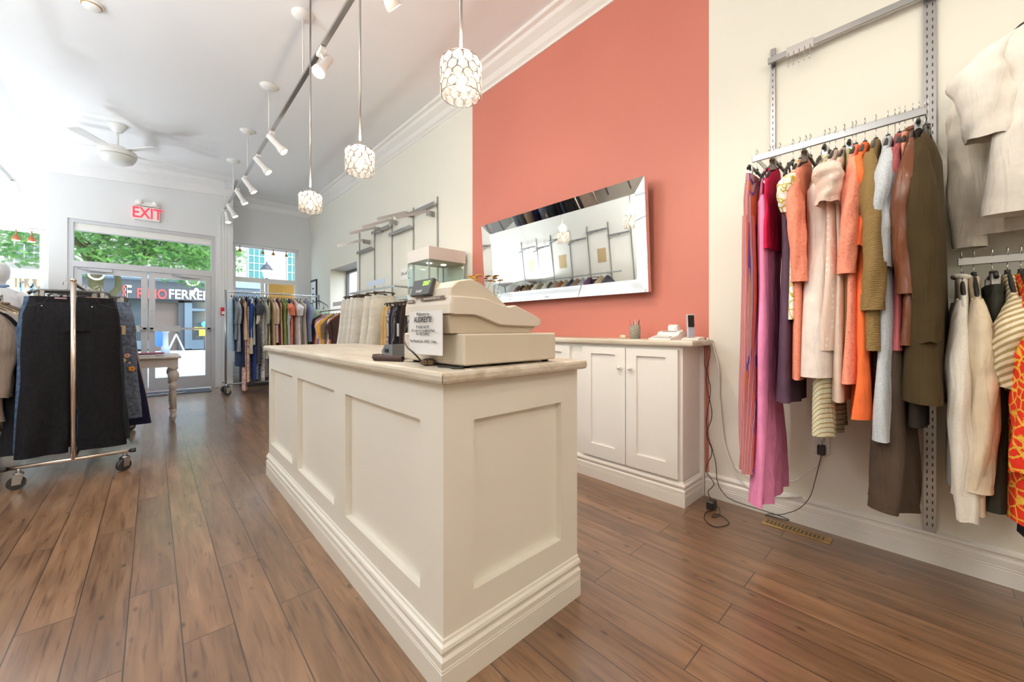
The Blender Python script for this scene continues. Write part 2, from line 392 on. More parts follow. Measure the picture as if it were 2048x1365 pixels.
# side window (deep reveal, dark frame) in the right wall
mb = MB(); fx = XR+.33
for y0, y1, z0, z1 in ((WY0+.05, WY1-.05, WZ0, WZ0+.05), (WY0+.05, WY1-.05, WZ1-.05, WZ1), (WY0, WY0+.05, WZ0, WZ1), (WY1-.05, WY1, WZ0, WZ1), (WY0+.05, 7.85, 1.62, 1.66), (7.89, WY1-.05, 1.62, 1.66), (7.85, 7.89, WZ0+.05, WZ1-.05)):
    mb.box(fx, fx+.05, y0, y1, z0, z1)
wn = struct(mb.build('window_3', mat('window_dark_frame', (.12, .13, .14), .4)))
g = MB().box(fx+.02, fx+.026, WY0, WY1, WZ0, WZ1).build('pane', GLASS, wn)
# front wall centre with door opening
DX0, DX1, DZ = -.995, .875, 2.885
FX0, FX1 = -1.19, 1.15
mb = MB()
mb.box(FX0, DX0, YF, YF+.2, 0, ZC); mb.box(DX1, FX1, YF, YF+.2, 0, ZC); mb.box(DX0, DX1, YF, YF+.2, DZ, ZC)
mb.box(FX0, FX0+.15, YF+.2, YF2, 0, ZC); mb.box(FX1-.15, FX1, YF+.2, YF2, 0, ZC)   # returns to the window bays
RW = (1.24, 2.50, .42, 2.95); LW = (-2.52, -1.33, .42, 2.78)
for (x0, x1), (a, b, z0, z1) in (((FX1-.15, XR+.2), RW), ((XL-.2, FX0+.15), LW)):
    mb.box(x0, a, YF2, YF2+.2, 0, ZC); mb.box(b, x1, YF2, YF2+.2, 0, ZC); mb.box(a, b, YF2, YF2+.2, 0, z0); mb.box(a, b, YF2, YF2+.2, z1, ZC)
struct(mb.build('wall_front', M_WALLF))
# ceiling coves at the front (dropped plaster cove down to the wall line) and the crown at the right
cv = mat('cove_paint', (.82, .82, .83), .7)
def coveprof(d, drop): return [(0, 0), (0, -drop), (.02, -drop), (.05, -drop*.55), (d*.5, -drop*.18), (d, 0)]
mb = MB()
for x0, x1, y, zb0, zb1 in ((FX0, FX1, YF, 3.56, 3.70), (XL, FX0, YF2, 3.6, 3.6), (FX1, XR, YF2, 3.72, 3.74)):
    rings = []
    for x, zb in ((x0, zb0), (x1, zb1)):
        rings.append([(x, y-u, ZC+v*(ZC-zb)/.3) for u, v in coveprof(.35, .3)])
    mb.loft(rings, True, smooth=False)
struct(mb.build('trim_1', cv))
pr = [(XR, 3.775), (XR-.012, 3.775), (XR-.014, 3.80), (XR-.04, 3.82), (XR-.07, 3.86), (XR-.13, 3.905), (XR-.15, 3.93), (XR-.185, 3.94), (XR-.19, ZC), (XR, ZC)]
struct(MB().prism(pr, 'y', YB, YF2).build('trim_2', M_TRIM))
# right baseboard
def basep(x, h=.2, d=.022): # profile (out, z)
    return [(0, 0), (d, 0), (d, h*.42), (d-.003, h*.44), (d, h*.46), (d, h*.5), (d-.003, h*.52), (d, h*.54), (d, h*.7), (d-.008, h*.76), (d-.008, h*.82), (d-.001, h*.88), (d-.004, h*.94), (.006, h), (0, h)]
mb = MB(); mb.prism([(XR-a, z) for a, z in basep(0, .155)], 'y', YB, 1.03); mb.prism([(XR-a, z) for a, z in basep(0, .155)], 'y', 3.62, YF2)
struct(mb.build('baseboard_right', M_TRIM))
mb = MB(); mb.prism([(XL+a, z) for a, z in basep(0, .155)], 'y', YB, YF2)
struct(mb.build('baseboard_left', M_TRIM))
mb = MB(); 
for a, b, y in ((FX0, DX0-.01, YF), (DX1+.12, FX1, YF), (FX1, XR, YF2), (XL, FX0, YF2)):
    mb.prism([(y-u, z) for u, z in basep(0, .15)], 'x', a, b)
struct(mb.build('baseboard_front', M_TRIM))
# fluted casing right of the door
mb = MB()
for k in range(4): mb.box(.93+.045*k, .965+.045*k, YF-.018, YF, .0, 3.3)
mb.box(.915, 1.15, YF-.01, YF, 0, 3.3); struct(mb.build('trim_3', M_WALLF))

# ---- door unit
def win(name, a, b, z0, z1, y, mullx=(), mullz=(), w=.05, depth=.09, m=M_TRIM):
    mb = MB()
    for r in ((a+w, b-w, z0, z0+w), (a+w, b-w, z1-w, z1), (a, a+w, z0, z1), (b-w, b, z0, z1)): mb.box(r[0], r[1], y, y+depth, r[2], r[3])
    for (x, za, zb) in mullx: mb.box(x-w/2, x+w/2, y, y+depth, za, zb)
    for (z, ww) in mullz: mb.box(a+w, b-w, y, y+depth, z-ww/2, z+ww/2)
    o = struct(mb.build(name, m))
    MB().box(a+.01, b-.01, y+depth*.5, y+depth*.5+.006, z0+.01, z1-.01).build('pane', GLASS, o)
    return o
w1 = win('window_1', RW[0], RW[1], RW[2], RW[3], YF2+.06, [(1.79, RW[2]+.06, 2.14)], [(2.19, .1)], .06)
w2 = win('window_2', LW[0], LW[1], LW[2], LW[3], YF2+.06, [], [(2.02, .14)], .06)
mb = MB(); y0, y1 = YF+.02, YF+.12
for r in ((DX0+.06, DX1-.06, DZ-.055, DZ), (DX0, DX0+.06, 0, DZ), (DX1-.06, DX1, 0, DZ), (DX0+.06, DX1-.06, 2.12, 2.22)): mb.box(r[0], r[1], y0, y1, r[2], r[3])
fr = struct(mb.build('trim_4', M_ALU))
MB().box(DX0+.05, DX1-.05, YF+.07, YF+.076, 2.2, DZ-.04).build('transom_pane', GLASS, fr)
MB().box(DX0+.06, DX1-.06, YF+.045, YF+.065, DZ-.17, DZ-.055).build('blind_cassette', M_WHITE, fr)
MB().box(DX0+.06, DX1-.06, YF+.04, YF+.07, DZ-.185, DZ-.17).build('blind_rail', M_ALU, fr)
XM = -.062
for i, (a, b) in enumerate(((DX0+.062, XM-.006), (XM+.006, DX1-.062))):
    mb = MB()
    for r in ((a+.085, b-.085, .02, .24), (a+.085, b-.085, 2.02, 2.115), (a, a+.085, .02, 2.115), (b-.085, b, .02, 2.115)): mb.box(r[0], r[1], YF+.045, YF+.09, r[2], r[3])
    d = struct(mb.build('door_%d' % (i+1), M_ALU))
    MB().box(a+.07, b-.07, YF+.065, YF+.071, .22, 2.04).build('door_pane', GLASS, d)
    mb = MB().box(a+.02, b-.02, YF-.02, YF+.01, 1.105, 1.14)
    mb.box(a+.02, a+.06, YF-.02, YF+.045, 1.09, 1.15); mb.box(b-.06, b-.02, YF-.02, YF+.045, 1.09, 1.15)
    mb.box(*((a+.06, a+.42) if i else (b-.42, b-.1)), YF-.035, YF-.005, 1.07, 1.175)
    mb.build('push_bar', M_ALU, d)
    cx = a+.3 if i == 0 else b-.3
    mb = MB().box(cx-.13, cx+.13, YF-.0, YF+.05, 2.06, 2.11).cyl((cx+.05, YF-.01, 2.05), (cx-.12, YF-.1, 2.07), .008).cyl((cx-.12, YF-.1, 2.07), (cx-.26, YF+.02, 2.1), .008)
    mb.build('door_closer', M_ALU, d)
    lx = b-.04 if i == 0 else a+.04
    MB().cyl((lx, YF+.02, 1.45), (lx, YF+.05, 1.45), .016).build('lock_cylinder', M_CHROME2, d)

# ================================================================== OUTSIDE
YS = 27.0
def fs(px, py, y=YS): return atY(px, py, y)
M_ROAD = mat('sunlit_concrete', (.72, .71, .68), .9, noise=.08, nscale=.8)
struct(MB().box(-40, 40, YF2+.3, 45, -.2, -.03).build('ground', M_ROAD))
M_STONE = stone_mat('limestone_wall', (.33, .32, .27), (.26, .26, .22)); M_BRICK = stone_mat('pale_brick', (.46, .42, .38), (.4, .36, .33), .25, .08, (.46, .44, .42))
M_SHOP = mat('shopfront_charcoal', (.035, .045, .055), .5); M_SHOPB = mat('shopfront_blue_grey', (.09, .14, .18), .5); M_CORN = mat('cornice_blue', (.2, .29, .38), .6)
M_DGL = mat('dark_window_glass', (.05, .07, .08), .1, spec=.8); M_TEAL = mat('teal_glass', (.06, .2, .19), .6, spec=.2); M_YSIGN = mat('sign_cream', (.62, .46, .25), .6)
def fbox(mb, px0, px1, py0, py1, y0=YS, dep=.1, mi=0, fwd=0.0):
    """box on the far facade; vertical extents taken half way along"""
    pm = (px0+px1)/2
    a = fs(px0, py0); b = fs(px1, py0); z0 = fs(pm, py0).z; z1 = fs(pm, py1).z
    mb.box(a.x, b.x, y0-fwd-dep, y0-fwd, min(z0, z1), max(z0, z1), mi); return mb
# stone building (holds both shops), left and centre
xa, xb = fs(-260, 600).x, fs(444, 600).x
bd = thing('stone_building', 'pale stone building across the street above the two shopfronts', 'building', ((xa+xb)/2, YS+3, 0))
zS = 4.31
MB().box(xa, xb, YS, YS+6, zS, 12).build('wall', M_STONE, bd)
MB().box(xa, xb, YS+.32, YS+6, -.03, zS).build('ground_floor', M_SHOP, bd)
for (p0, p1, q0, q1) in ((28, 92, 447, 528), (316, 342, 515, 545)):
    mb = MB(); fbox(mb, p0, p1, q0, q1, fwd=.02, dep=.1); f = mb.build('window', M_TRIM, bd)
    A = fs(p0, q1); B = fs(p1, q1); zt = fs((p0+p1)/2, q0).z; zb = fs((p0+p1)/2, q1).z
    wx = (B.x-A.x); mb = MB()
    for i in range(3):
        for j in range(4): mb.box(A.x+wx*(.06+.3*i), A.x+wx*(.06+.3*i+.26), YS-.15, YS-.13, zb+(zt-zb)*(.05+.235*j), zb+(zt-zb)*(.05+.235*j+.21))
    mb.build('pane', M_DGL, f)
# charcoal shop
x0, x1 = fs(163, 600).x, fs(444, 600).x
sp = thing('charcoal_shopfront', 'charcoal shopfront with red and white lettering across the street', 'shop', ((x0+x1)/2, YS, 0))
zl0, zl1 = 2.62, 3.55
MB().box(x0, x1, YS-.25, YS+.3, zl0, zl1).build('fascia', M_SHOP, sp)
mb = MB(); mb.prism([(YS-.25, zl1), (YS-.5, zl1+.08), (YS-.5, zl1+.25), (YS-.42, zl1+.33), (YS-.62, zl1+.42), (YS-.62, zl1+.62), (YS+.3, zl1+.75), (YS+.3, zl1)], 'x', x0, x1)
mb.build('cornice', M_CORN, sp)
for (p0, p1, q0, q1, nm, mm) in ((200, 248, 606, 700, 'pilaster', M_SHOPB), (369, 384, 606, 698, 'pilaster', M_SHOPB), (420, 444, 606, 698, 'pilaster', M_SHOPB), (250, 300, 682, 699, 'stall_riser', M_SHOPB), (384, 444, 680, 698, 'stall_riser', M_SHOPB), (384, 420, 618, 623, 'transom', M_SHOPB)):
    A = fs(p0, 650).x; B = fs(p1, 650).x; pm = (p0+p1)/2
    z0 = max(fs(pm, q1).z, -.02); z1 = min(fs(pm, q0).z, zl0)
    MB().box(A, B, YS-.12, YS+.3, z0, z1).build(nm, mm, sp)
brown = mat('shop_interior_brown', (.11, .085, .07), .8)
A = fs(307, 650).x; B = fs(369, 650).x
MB().box(A, B, YS+.22, YS+.29, 0, zl0).build('doorway', brown, sp)
MB().box(B-.25, B, YS+.0, YS+.2, 0, zl0).box(A, B, YS, YS+.2, zl0-.12, zl0).build('door_frame', M_SHOP, sp)
for p0, p1 in ((250, 300), (384, 420)):
    A = fs(p0, 650).x; B = fs(p1, 650).x; MB().box(A, B, YS+.2, YS+.24, .5, zl0).build('shop_window', M_DGL, sp)
    MB().box(A, B, YS+.1, YS+.2, .45, .52).build('display_sill', M_SHOPB, sp)
M_SR = mat('sign_red', (.85, .05, .04), .5); M_SW = mat('sign_white', (.85, .85, .85), .5)
yl = YS-.27
def ftext(body, pxl, pxr, py, m, nm='lettering', hz=.55, par=sp, y=yl, bold=.01):
    a = fs(pxl, py, y); b = fs(pxr, py, y)
    T = basis(((a.x+b.x)/2, y, fs((pxl+pxr)/2, py, y).z), (1, 0, 0), (0, 0, 1))
    o = text(nm, body, T, hz, m, par, .02, bold=bold)
    wdt = max(v.co.x for v in o.data.vertices)-min(v.co.x for v in o.data.vertices)
    k = (b.x-a.x)/wdt; cx = (max(v.co.x for v in o.data.vertices)+min(v.co.x for v in o.data.vertices))/2
    for v in o.data.vertices: v.co.x = cx+(v.co.x-cx)*k
    return o
o = ftext('R', 238, 250, 586, M_SR, 'emblem_letter', .95); 
cx = sum(v.co.x for v in o.data.vertices)/len(o.data.vertices)
for v in o.data.vertices: v.co.x = 2*cx-v.co.x
ftext('F', 249.5, 262, 586, M_SW, 'emblem_letter', .95)
ftext('RINO', 274, 333, 589, M_SR, hz=.68)
ftext('FERRER', 336.5, 419, 591, M_SW, hz=.68)
# yellow signed shop to the left
x0b = fs(-260, 600).x; x1b = fs(161, 600).x
ls = thing('cream_signed_shopfront', 'teal shopfront under a long cream sign board across the street', 'shop', ((x0b+x1b)/2, YS, 0))
zy0 = fs(60, 598).z; zy1 = fs(60, 554).z
MB().box(x0b, x1b, YS-.25, YS+.3, zy0, zy1).build('sign_board', M_YSIGN, ls)
MB().box(x0b, x1b, YS-.4, YS+.3, zy1, zy1+.12).box(x0b, x1b, YS+.02, YS+.3, zy1+.12, zS, mi=1).build('sign_cap', [M_SHOP, M_STONE], ls)
MB().box(x0b, x1b, YS-.1, YS+.3, 0, zy0).build('front', mat('shop_teal', (.06, .25, .3), .5), ls)
MB().box(x1b, x0, YS-.1, YS+.3, 0, zS).build('party_wall', M_SHOPB, ls)
M_SB = mat('sign_blue_letter', (.08, .2, .3), .5); M_SBR = mat('sign_brown_letter', (.16, .12, .1), .5)
ftext('THOUS', 26, 92, 566, M_SBR, hz=.7, par=ls); ftext('LAC', 39, 96, 584, M_SB, hz=.98, par=ls)
# brick building to the right
xb0, xb1 = fs(444, 600).x+.02, fs(720, 600).x
bb = thing('brick_building', 'pale painted brick building seen through the right window', 'building', ((xb0+xb1)/2, YS+3, 0))
MB().box(xb0, xb1, YS, YS+6, 0, 13).build('wall', M_BRICK, bb)
for (p0, p1, q0, q1) in ((497, 528, 498, 557), (575, 600, 500, 562)):
    mb = MB(); fbox(mb, p0, p1, q0, q1, fwd=.01, dep=.06); f = mb.build('window', M_TEAL, bb)
    A = fs(p0, q1); B = fs(p1, q1); zt = fs((p0+p1)/2, q0).z; zb = fs((p0+p1)/2, q1).z; mb = MB()
    for k in range(1, 3): x = A.x+(B.x-A.x)*k/3; mb.box(x-.02, x+.02, YS-.1, YS-.07, zb, zt)
    for k in range(1, 4): z = zb+(zt-zb)*k/4; mb.box(A.x, B.x, YS-.1, YS-.07, z-.02, z+.02)
    mb.box(A.x-.06, A.x, YS-.1, YS-.05, zb, zt).box(B.x, B.x+.06, YS-.1, YS-.05, zb, zt)
    mb.build('glazing_bars', mat('bars_pale_teal', (.45, .6, .6), .5), f)
mb = MB(); fbox(mb, 455, 524, 566, 578, dep=.5); mb.build('awning', M_CORN, bb)
mb = MB(); fbox(mb, 455, 524, 578, 588, dep=.3); fbox(mb, 455, 524, 588, 690, dep=.1); mb.build('shop_panel', M_SHOPB, bb)
# orange board standing behind the right window
pb0 = atY(537, 600, 10.6); pb1 = atY(585, 600, 10.6)
single(MB().box(pb0.x, pb1.x+.04, 10.58, 10.62, .0, zAt(568, pb0.x, 10.6)), 'sign_panel', mat('orange_board', (.85, .42, .07), .6), 'plain orange panel standing outside the right shop window', 'panel')
# street lamp
p = atY(533.5, 560, 17)
lp = thing('street_lamp', 'white headed street lamp standing outside beyond the right window', 'street lamp', (p.x, 17, -.03))
MB().lathe([(.12, 0), (.12, .3), (.06, .4), (.045, 2.2), (.05, zAt(557, p.x, 17))], (p.x, 17, 0), 12).build('post', M_DARK, lp)
z0 = zAt(557, p.x, 17)
MB().lathe([(.05, z0), (.1, z0+.03), (.17, z0+.3), (.17, z0+.32)], (p.x, 17, 0), 6).build('lantern', mat('lantern_white', (.8, .8, .8), .4), lp)
MB().lathe([(.2, z0+.32), (.2, z0+.35), (.1, z0+.5), (.03, z0+.54), (.03, z0+.6), (.005, z0+.62)], (p.x, 17, 0), 6).build('cap', M_DARK, lp)
# bollard, folding board, planter, far rail of jeans
p = atZ(331, 707, -.03)
single(MB().lathe([(.16, 0), (.16, .3), (.11, .36), (.1, .95), (.13, .97), (.13, 1.03), (.06, 1.1)], (p.x, p.y, -.03), 12), 'bollard', mat('bollard_grey', (.2, .25, .3), .5), 'grey street bollard seen low through the right door', 'bollard', loc=(p.x, p.y, -.03))
y = 25.4; q0 = atY(335, 701, y); q1 = atY(369, 700, y); tp = atY(352, 669, y)
mb = MB()
for dy in (-.25, .25):
    mb.cyl((q0.x, y+dy, -.03), (tp.x, y+dy, tp.z), .035, n=6); mb.cyl((q1.x, y+dy, -.03), (tp.x, y+dy, tp.z), .035, n=6)
mb.cyl((tp.x, y-.25, tp.z), (tp.x, y+.25, tp.z), .03, n=6)
fo = thing('sandwich_board', 'open A-frame sandwich board on the far pavement', 'sign', (tp.x, y, -.03))
mb.build('frame', mat('aframe_metal', (.6, .6, .58), .4, .5), fo)
T = MB().loft([[(q0.x+.1, y-.2, .1), (q0.x+.1, y+.2, .1), (q0.x+.14, y+.2, .1), (q0.x+.14, y-.2, .1)], [(tp.x-.05, y-.2, tp.z-.1), (tp.x-.05, y+.2, tp.z-.1), (tp.x-.01, y+.2, tp.z-.1), (tp.x-.01, y-.2, tp.z-.1)]], smooth=False)
T.build('board', M_DARK, fo)
p = atY(410, 660, YS-.8)
hb = thing('yellow_figure', 'small yellow cutout figure by the far shop window', 'figure', (p.x, YS-.8, 0))
za, zb = zAt(672, p.x, YS-.8), zAt(655, p.x, YS-.8)
mb = MB().box(p.x-.25, p.x+.25, YS-.9, YS-.8, za, (za*.3+zb*.7)).box(p.x-.45, p.x+.45, YS-.9, YS-.8, za*.3+zb*.7, zb); mb.build('body', mat('figure_yellow', (.9, .6, .03), .5), hb)
MB().sphere((p.x, YS-.85, zb+.15), .17).build('head', mat('figure_teal', (.1, .45, .5), .5), hb)
MB().cyl((p.x, YS-.85, -.03), (p.x, YS-.85, za), .05).build('post', M_DARK, hb)
# far street clothes rail
for k, (pa, pb, col) in enumerate(((311, 328, (.05, .16, .38)),)):
    A = atY(pa, 690, YS-1.2); B = atY(pb, 690, YS-1.2)
    t = thing('street_clothes_rail', 'rail of blue jeans on the pavement outside the far shop', 'clothes rail', ((A.x+B.x)/2, YS-1.2, -.03))
    MB().cyl((A.x-.1, YS-1.2, 1.25), (B.x+.1, YS-1.2, 1.25), .03).cyl((A.x-.1, YS-1.2, -.03), (A.x-.1, YS-1.2, 1.25), .03).cyl((B.x+.1, YS-1.2, -.03), (B.x+.1, YS-1.2, 1.25), .03).build('frame', M_CHROME2, t)
    for j in range(5):
        xx = A.x+(B.x-A.x)*j/4.0
        MB().prism([(xx-.09, .25), (xx+.07, .25), (xx+.05, 1.15), (xx-.06, 1.15)], 'y', YS-1.3+.02*j, YS-1.05).build('jeans', fabric('denim', (.03, .1, .3), (.07, .2, .45)), t)
# trees
M_BARK = mat('tree_bark', (.10, .095, .035), .9, noise=.3, nscale=10, bump=.5, bscale=20)
def leafmat(name, c1, c2):
    m, t, b = newmat(name)
    tc = t.nodes.new('ShaderNodeTexCoord'); n = t.nodes.new('ShaderNodeTexNoise'); n.inputs['Scale'].default_value = 2.5; t.links.new(tc.outputs['Object'], n.inputs['Vector'])
    r = ramp(t, n.outputs['Fac'], [(.35, c1), (.65, c2)]); t.links.new(r.outputs[0], b.inputs['Base Color']); b.inputs['Roughness'].default_value = .7
    tr = t.nodes.new('ShaderNodeBsdfTranslucent'); t.links.new(r.outputs[0], tr.inputs[0]); mx = t.nodes.new('ShaderNodeMixShader'); mx.inputs[0].default_value = .4
    t.links.new(b.outputs[0], mx.inputs[1]); t.links.new(tr.outputs[0], mx.inputs[2]); t.links.new(mx.outputs[0], t.nodes['Material Output'].inputs[0]); return m
M_LEAF = leafmat('locust_leaves', (.05, .2, .04), (.2, .42, .08))
def tree(label, base, paths, blobs, n, seed):
    r = random.Random(seed)
    t = thing('street_tree', label, 'tree', base)
    mb = MB()
    for pts, rad in paths: mb.tube(pts, rad, 9)
    mb.build('trunk', M_BARK, t)
    mb = MB(); tot = sum(b[3]*b[4] for b in blobs)
    for cx, cy, cz, rx, rz in blobs:
        for k in range(int(n*rx*rz/tot)):
            while True:
                u = Vector((r.uniform(-1, 1), r.uniform(-1, 1), r.uniform(-1, 1)))
                if u.length < 1: break
            c = Vector((cx+u.x*rx, cy+u.y*1.3, cz+u.z*rz))
            d = Vector((r.uniform(-1, 1), r.uniform(-1, 1), r.uniform(-.8, .1))).normalized(); s = d.orthogonal().normalized()
            l = r.uniform(.1, .2)
            # frond: midrib with paired leaflets
            for q in range(6):
                o_ = c+d*l*q/6
                for sg in (-1, 1):
                    tip = o_+s*sg*.038+d*.01
                    mb.add([o_-d*.008, tip-d*.008, tip+d*.008, o_+d*.008], [(0, 1, 2, 3)])
    f = mb.build('foliage', M_LEAF, t, fixn=False); f['kind'] = 'stuff'
    return t
yt = 15.0
T_ = lambda px, py, y=yt: tuple(atY(px, py, y))
tree('leafy street tree with a forked mossy trunk behind the left door', (T_(194, 660)[0], yt, -.03),
     [([T_(196, 745), T_(194, 640), T_(193, 600), T_(190, 575), T_(184, 545), T_(178, 520)], [0.177, 0.150, 0.136, 0.129, 0.116, 0.095]),
      ([T_(195, 590), T_(201, 560), T_(206, 540), T_(186, 500), T_(163, 480), T_(148, 462), T_(120, 430)], [0.082, 0.068, 0.061, 0.082, 0.082, 0.075, 0.054]),
      ([T_(200, 620), T_(215, 598), T_(236, 578), T_(237, 560), T_(230, 540), T_(210, 515), T_(180, 490)], [0.088, 0.082, 0.075, 0.068, 0.068, 0.068, 0.054]),
      ([T_(178, 522), T_(165, 500), T_(145, 480), T_(110, 455)], [0.088, 0.082, 0.068, 0.048]),
      ([T_(186, 500), T_(205, 475), T_(218, 462)], [0.048, 0.034, 0.027]),
      ([T_(230, 545), T_(285, 528), T_(300, 510), T_(330, 500), T_(380, 505)], [0.061, 0.048, 0.041, 0.031, 0.020]),
      ([T_(285, 526), T_(290, 500), T_(285, 480)], [0.034, 0.027, 0.020])],
     [(*T_(75, 462), .6, .3), (*T_(15, 470), .9, .45), (*T_(160, 520, 15.2), .7, .4), (*T_(195, 465), .8, .35), (*T_(240, 480), 1.2, .5), (*T_(250, 520), 1.0, .35), (*T_(300, 470), 1.1, .45), (*T_(335, 520), 1.2, .35), (*T_(370, 490), 1.2, .5), (*T_(410, 500), 1.0, .6), (*T_(345, 550), .5, .18), (*T_(375, 548), .4, .15), (*T_(400, 560), .5, .2), (*T_(430, 520), .8, .5), (*T_(20, 512), .5, .15), (*T_(220, 430), 2.0, .6), (*T_(350, 440), 2.0, .6)], 6200, 3)

# ================================================================== LIGHT FITTINGS
def spot(loc, target, e, ang=75, col=(1, .83, .62), blend=.6, size=.04):
    d = bpy.data.lights.new('lamp', 'SPOT'); d.energy = e; d.spot_size = R(ang); d.spot_blend = blend; d.color = col; d.shadow_soft_size = size
    o = bpy.data.objects.new('lamp', d); C.objects.link(o); o.location = loc
    o.rotation_euler = (Vector(target)-Vector(loc)).to_track_quat('-Z', 'Y').to_euler(); return o
def child_light(o, par):
    m = o.matrix_basis.copy() if False else None
    o.parent = par; W = Matrix.Translation(o.location) @ o.rotation_euler.to_matrix().to_4x4()
    L_ = MW[par.name].inverted() @ W; o.location = L_.to_translation(); o.rotation_euler = L_.to_euler()
XT, ZT = 1.0, 3.39
def track(label, x, y0, y1, stems, z=ZT):
    t = thing('lighting_track', label, 'track lighting', (x, (y0+y1)/2, z))
    MB().box(x-.017, x+.017, y0, y1, z-.012, z+.012).build('rail', M_CHROME2, t)
    for y in (y0, y1): MB().box(x-.022, x+.022, y-.03, y+.03, z-.018, z+.018).build('end_cap', M_WHITE, t)
    for y in stems:
        s = MB().cyl((x, y, z+.01), (x, y, ZC-.03), .007, n=8).build('stem', M_WHITE, t)
        MB().lathe([(.095, ZC), (.095, ZC-.008), (.06, ZC-.03), (.015, ZC-.045)], (x, y, 0), 20).build('canopy', M_WHITE, s)
    return t
track('long chrome track light rail hanging over the counter', XT, .2, 9.25, (3.872, 5.285, 6.688, 8.032, 9.1, 2.46, 1.05))
track('short track rail hanging before the left window', -1.57, 6.0, 9.75, (9.62, 8.2, 6.8))
def head(label, y, target, e=30, lit=True, x=XT, z=ZT, size=1.0, col=(1, .83, .62)):
    piv = Vector((x+.03, y, z-.11)); d = (Vector(target)-piv).normalized()
    t = thing('track_spotlight', label, 'spotlight', (x, y, z), group='spotlights on the ceiling tracks')
    MB().box(x-.024, x+.024, y-.06, y+.06, z-.045, z-.012, bev=.004).cyl((x, y, z-.045), tuple(piv), .009, n=8).build('adapter', M_WHITE, t)
    q = d.to_track_quat('Z', 'Y').to_matrix().to_4x4(); T = Matrix.Translation(piv) @ q
    MB().lathe([(.01, -.1), (.03, -.095), (.034, -.085), (.034, .06), (.036, .065), (.036, .075), (.05, .12), (.052, .15), (.047, .15), (.044, .13), (.01, .128)], (0, 0, 0), 18, T=T).build('body', M_WHITE, t)
    MB().lathe([(.001, .138), (.043, .138), (.043, .142), (.001, .144)], (0, 0, 0), 16, T=T).build('lens', M_SPOTGLOW if lit else M_WHITE, t)
    pl = piv+d*.16
    if lit and e:
        s = spot(pl, target, e*.36, col=col, ang=85, blend=.9); child_light(s, t)
    return t
WARM = (1, .87, .70); MID = (1, .94, .86)
head('lit white spotlight nearest the counter, pointing down left', 3.35, (-.6, 2.2, .3), 45)
head('white spotlight hanging below the second stem, aimed right', 5.15, (2.7, 4.2, 1.2), 60, col=WARM)
head('white spotlight between second and third stems, aimed right', 5.95, (2.7, 5.0, 1.0), 45, col=MID)
head('white spotlight just past the third stem, aimed right', 6.9, (2.6, 6.2, .8), 40, col=MID)
head('white spotlight aimed right, fifth along from the counter', 7.6, (2.5, 7.0, .6), 35, col=MID)
head('white spotlight aimed right beside the far end of the rail', 8.6, (2.4, 7.9, .6), 35, col=MID)
head('lit white spotlight at the very end of the long rail', 9.1, (1.4, 8.3, .3), 30, col=MID)
head('lit white spotlight at the top edge over the counter', 2.32, (2.74, 2.6, 1.7), 45, col=WARM)
head('white spotlight on the left rail before the left window', 9.55, (-1.0, 8.6, 1.2), 25, x=-1.57, col=MID)
head('white spotlight above the cash register', 1.3, (2.6, 1.3, .7), 75, col=WARM)
head('white spotlight over the counter aimed at the floor by the cabinet', 1.85, (1.95, .75, 0), 170, col=WARM)
head('white spotlight over the near end of the counter', .7, (2.6, .12, 1.35), 80, col=WARM)
# unseen rail added behind the camera as fill for near wall and counter end
track('added chrome track rail for fill spots behind the camera position', .4, -3.0, -.4, (-2.6, -.8), ZT)
head('added fill spotlight behind the camera aimed at the counter end', -.7, (1.0, 1.2, .4), 95, x=.4, col=WARM)
head('added fill spotlight behind the camera aimed at the near wall', -1.6, (2.7, -.2, 1.2), 85, x=.4, col=WARM)
head('added fill spotlight behind the camera aimed at the left floor', -2.2, (-1.6, 2.0, 0), 70, x=.4, col=WARM)
# unseen rail added over the opposite wall to brighten the left side
track('added chrome track rail for fill spots along the opposite side', -1.1, -1.5, 5.6, (-1, 1.6, 4.8), ZT)
for k, y in enumerate((-.8, .8, 2.4, 4.0, 5.2)):
    head('added fill spotlight %s the opposite rail, aimed at the left wall' % ('at the near end of', 'second along', 'in the middle of', 'fourth along', 'at the far end of')[k], y, (-2.5, y+.4, 1.4), 50, x=-1.1, col=MID)
# white globes added out of view to brighten the ceiling and room
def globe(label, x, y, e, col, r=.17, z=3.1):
    t = thing('fill_globe', label, 'fill light', (x, y, z), group='added white fill globes')
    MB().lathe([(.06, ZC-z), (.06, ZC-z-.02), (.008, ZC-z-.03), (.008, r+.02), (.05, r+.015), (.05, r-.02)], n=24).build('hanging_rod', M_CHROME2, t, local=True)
    MB().sphere((0, 0, 0), r, 24, 14).build('globe', mat('fill_globe_glow', (.95, .95, .93), .5, emit=(1, .97, .92), es=2.2), t, local=True)
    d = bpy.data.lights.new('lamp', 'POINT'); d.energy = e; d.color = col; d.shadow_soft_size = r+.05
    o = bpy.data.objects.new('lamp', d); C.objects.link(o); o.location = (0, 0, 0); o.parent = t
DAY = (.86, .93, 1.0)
globe('added white fill globe behind the camera on the right', 1.2, -1.9, 90, (1, .93, .84))
globe('added white fill globe behind the camera on the left', -1.5, -1.7, 110, (1, .95, .9))
globe('added white fill globe left of the counter', -1.75, 1.3, 150, DAY)
globe('added white fill globe over the left racks', -1.75, 3.7, 170, DAY)
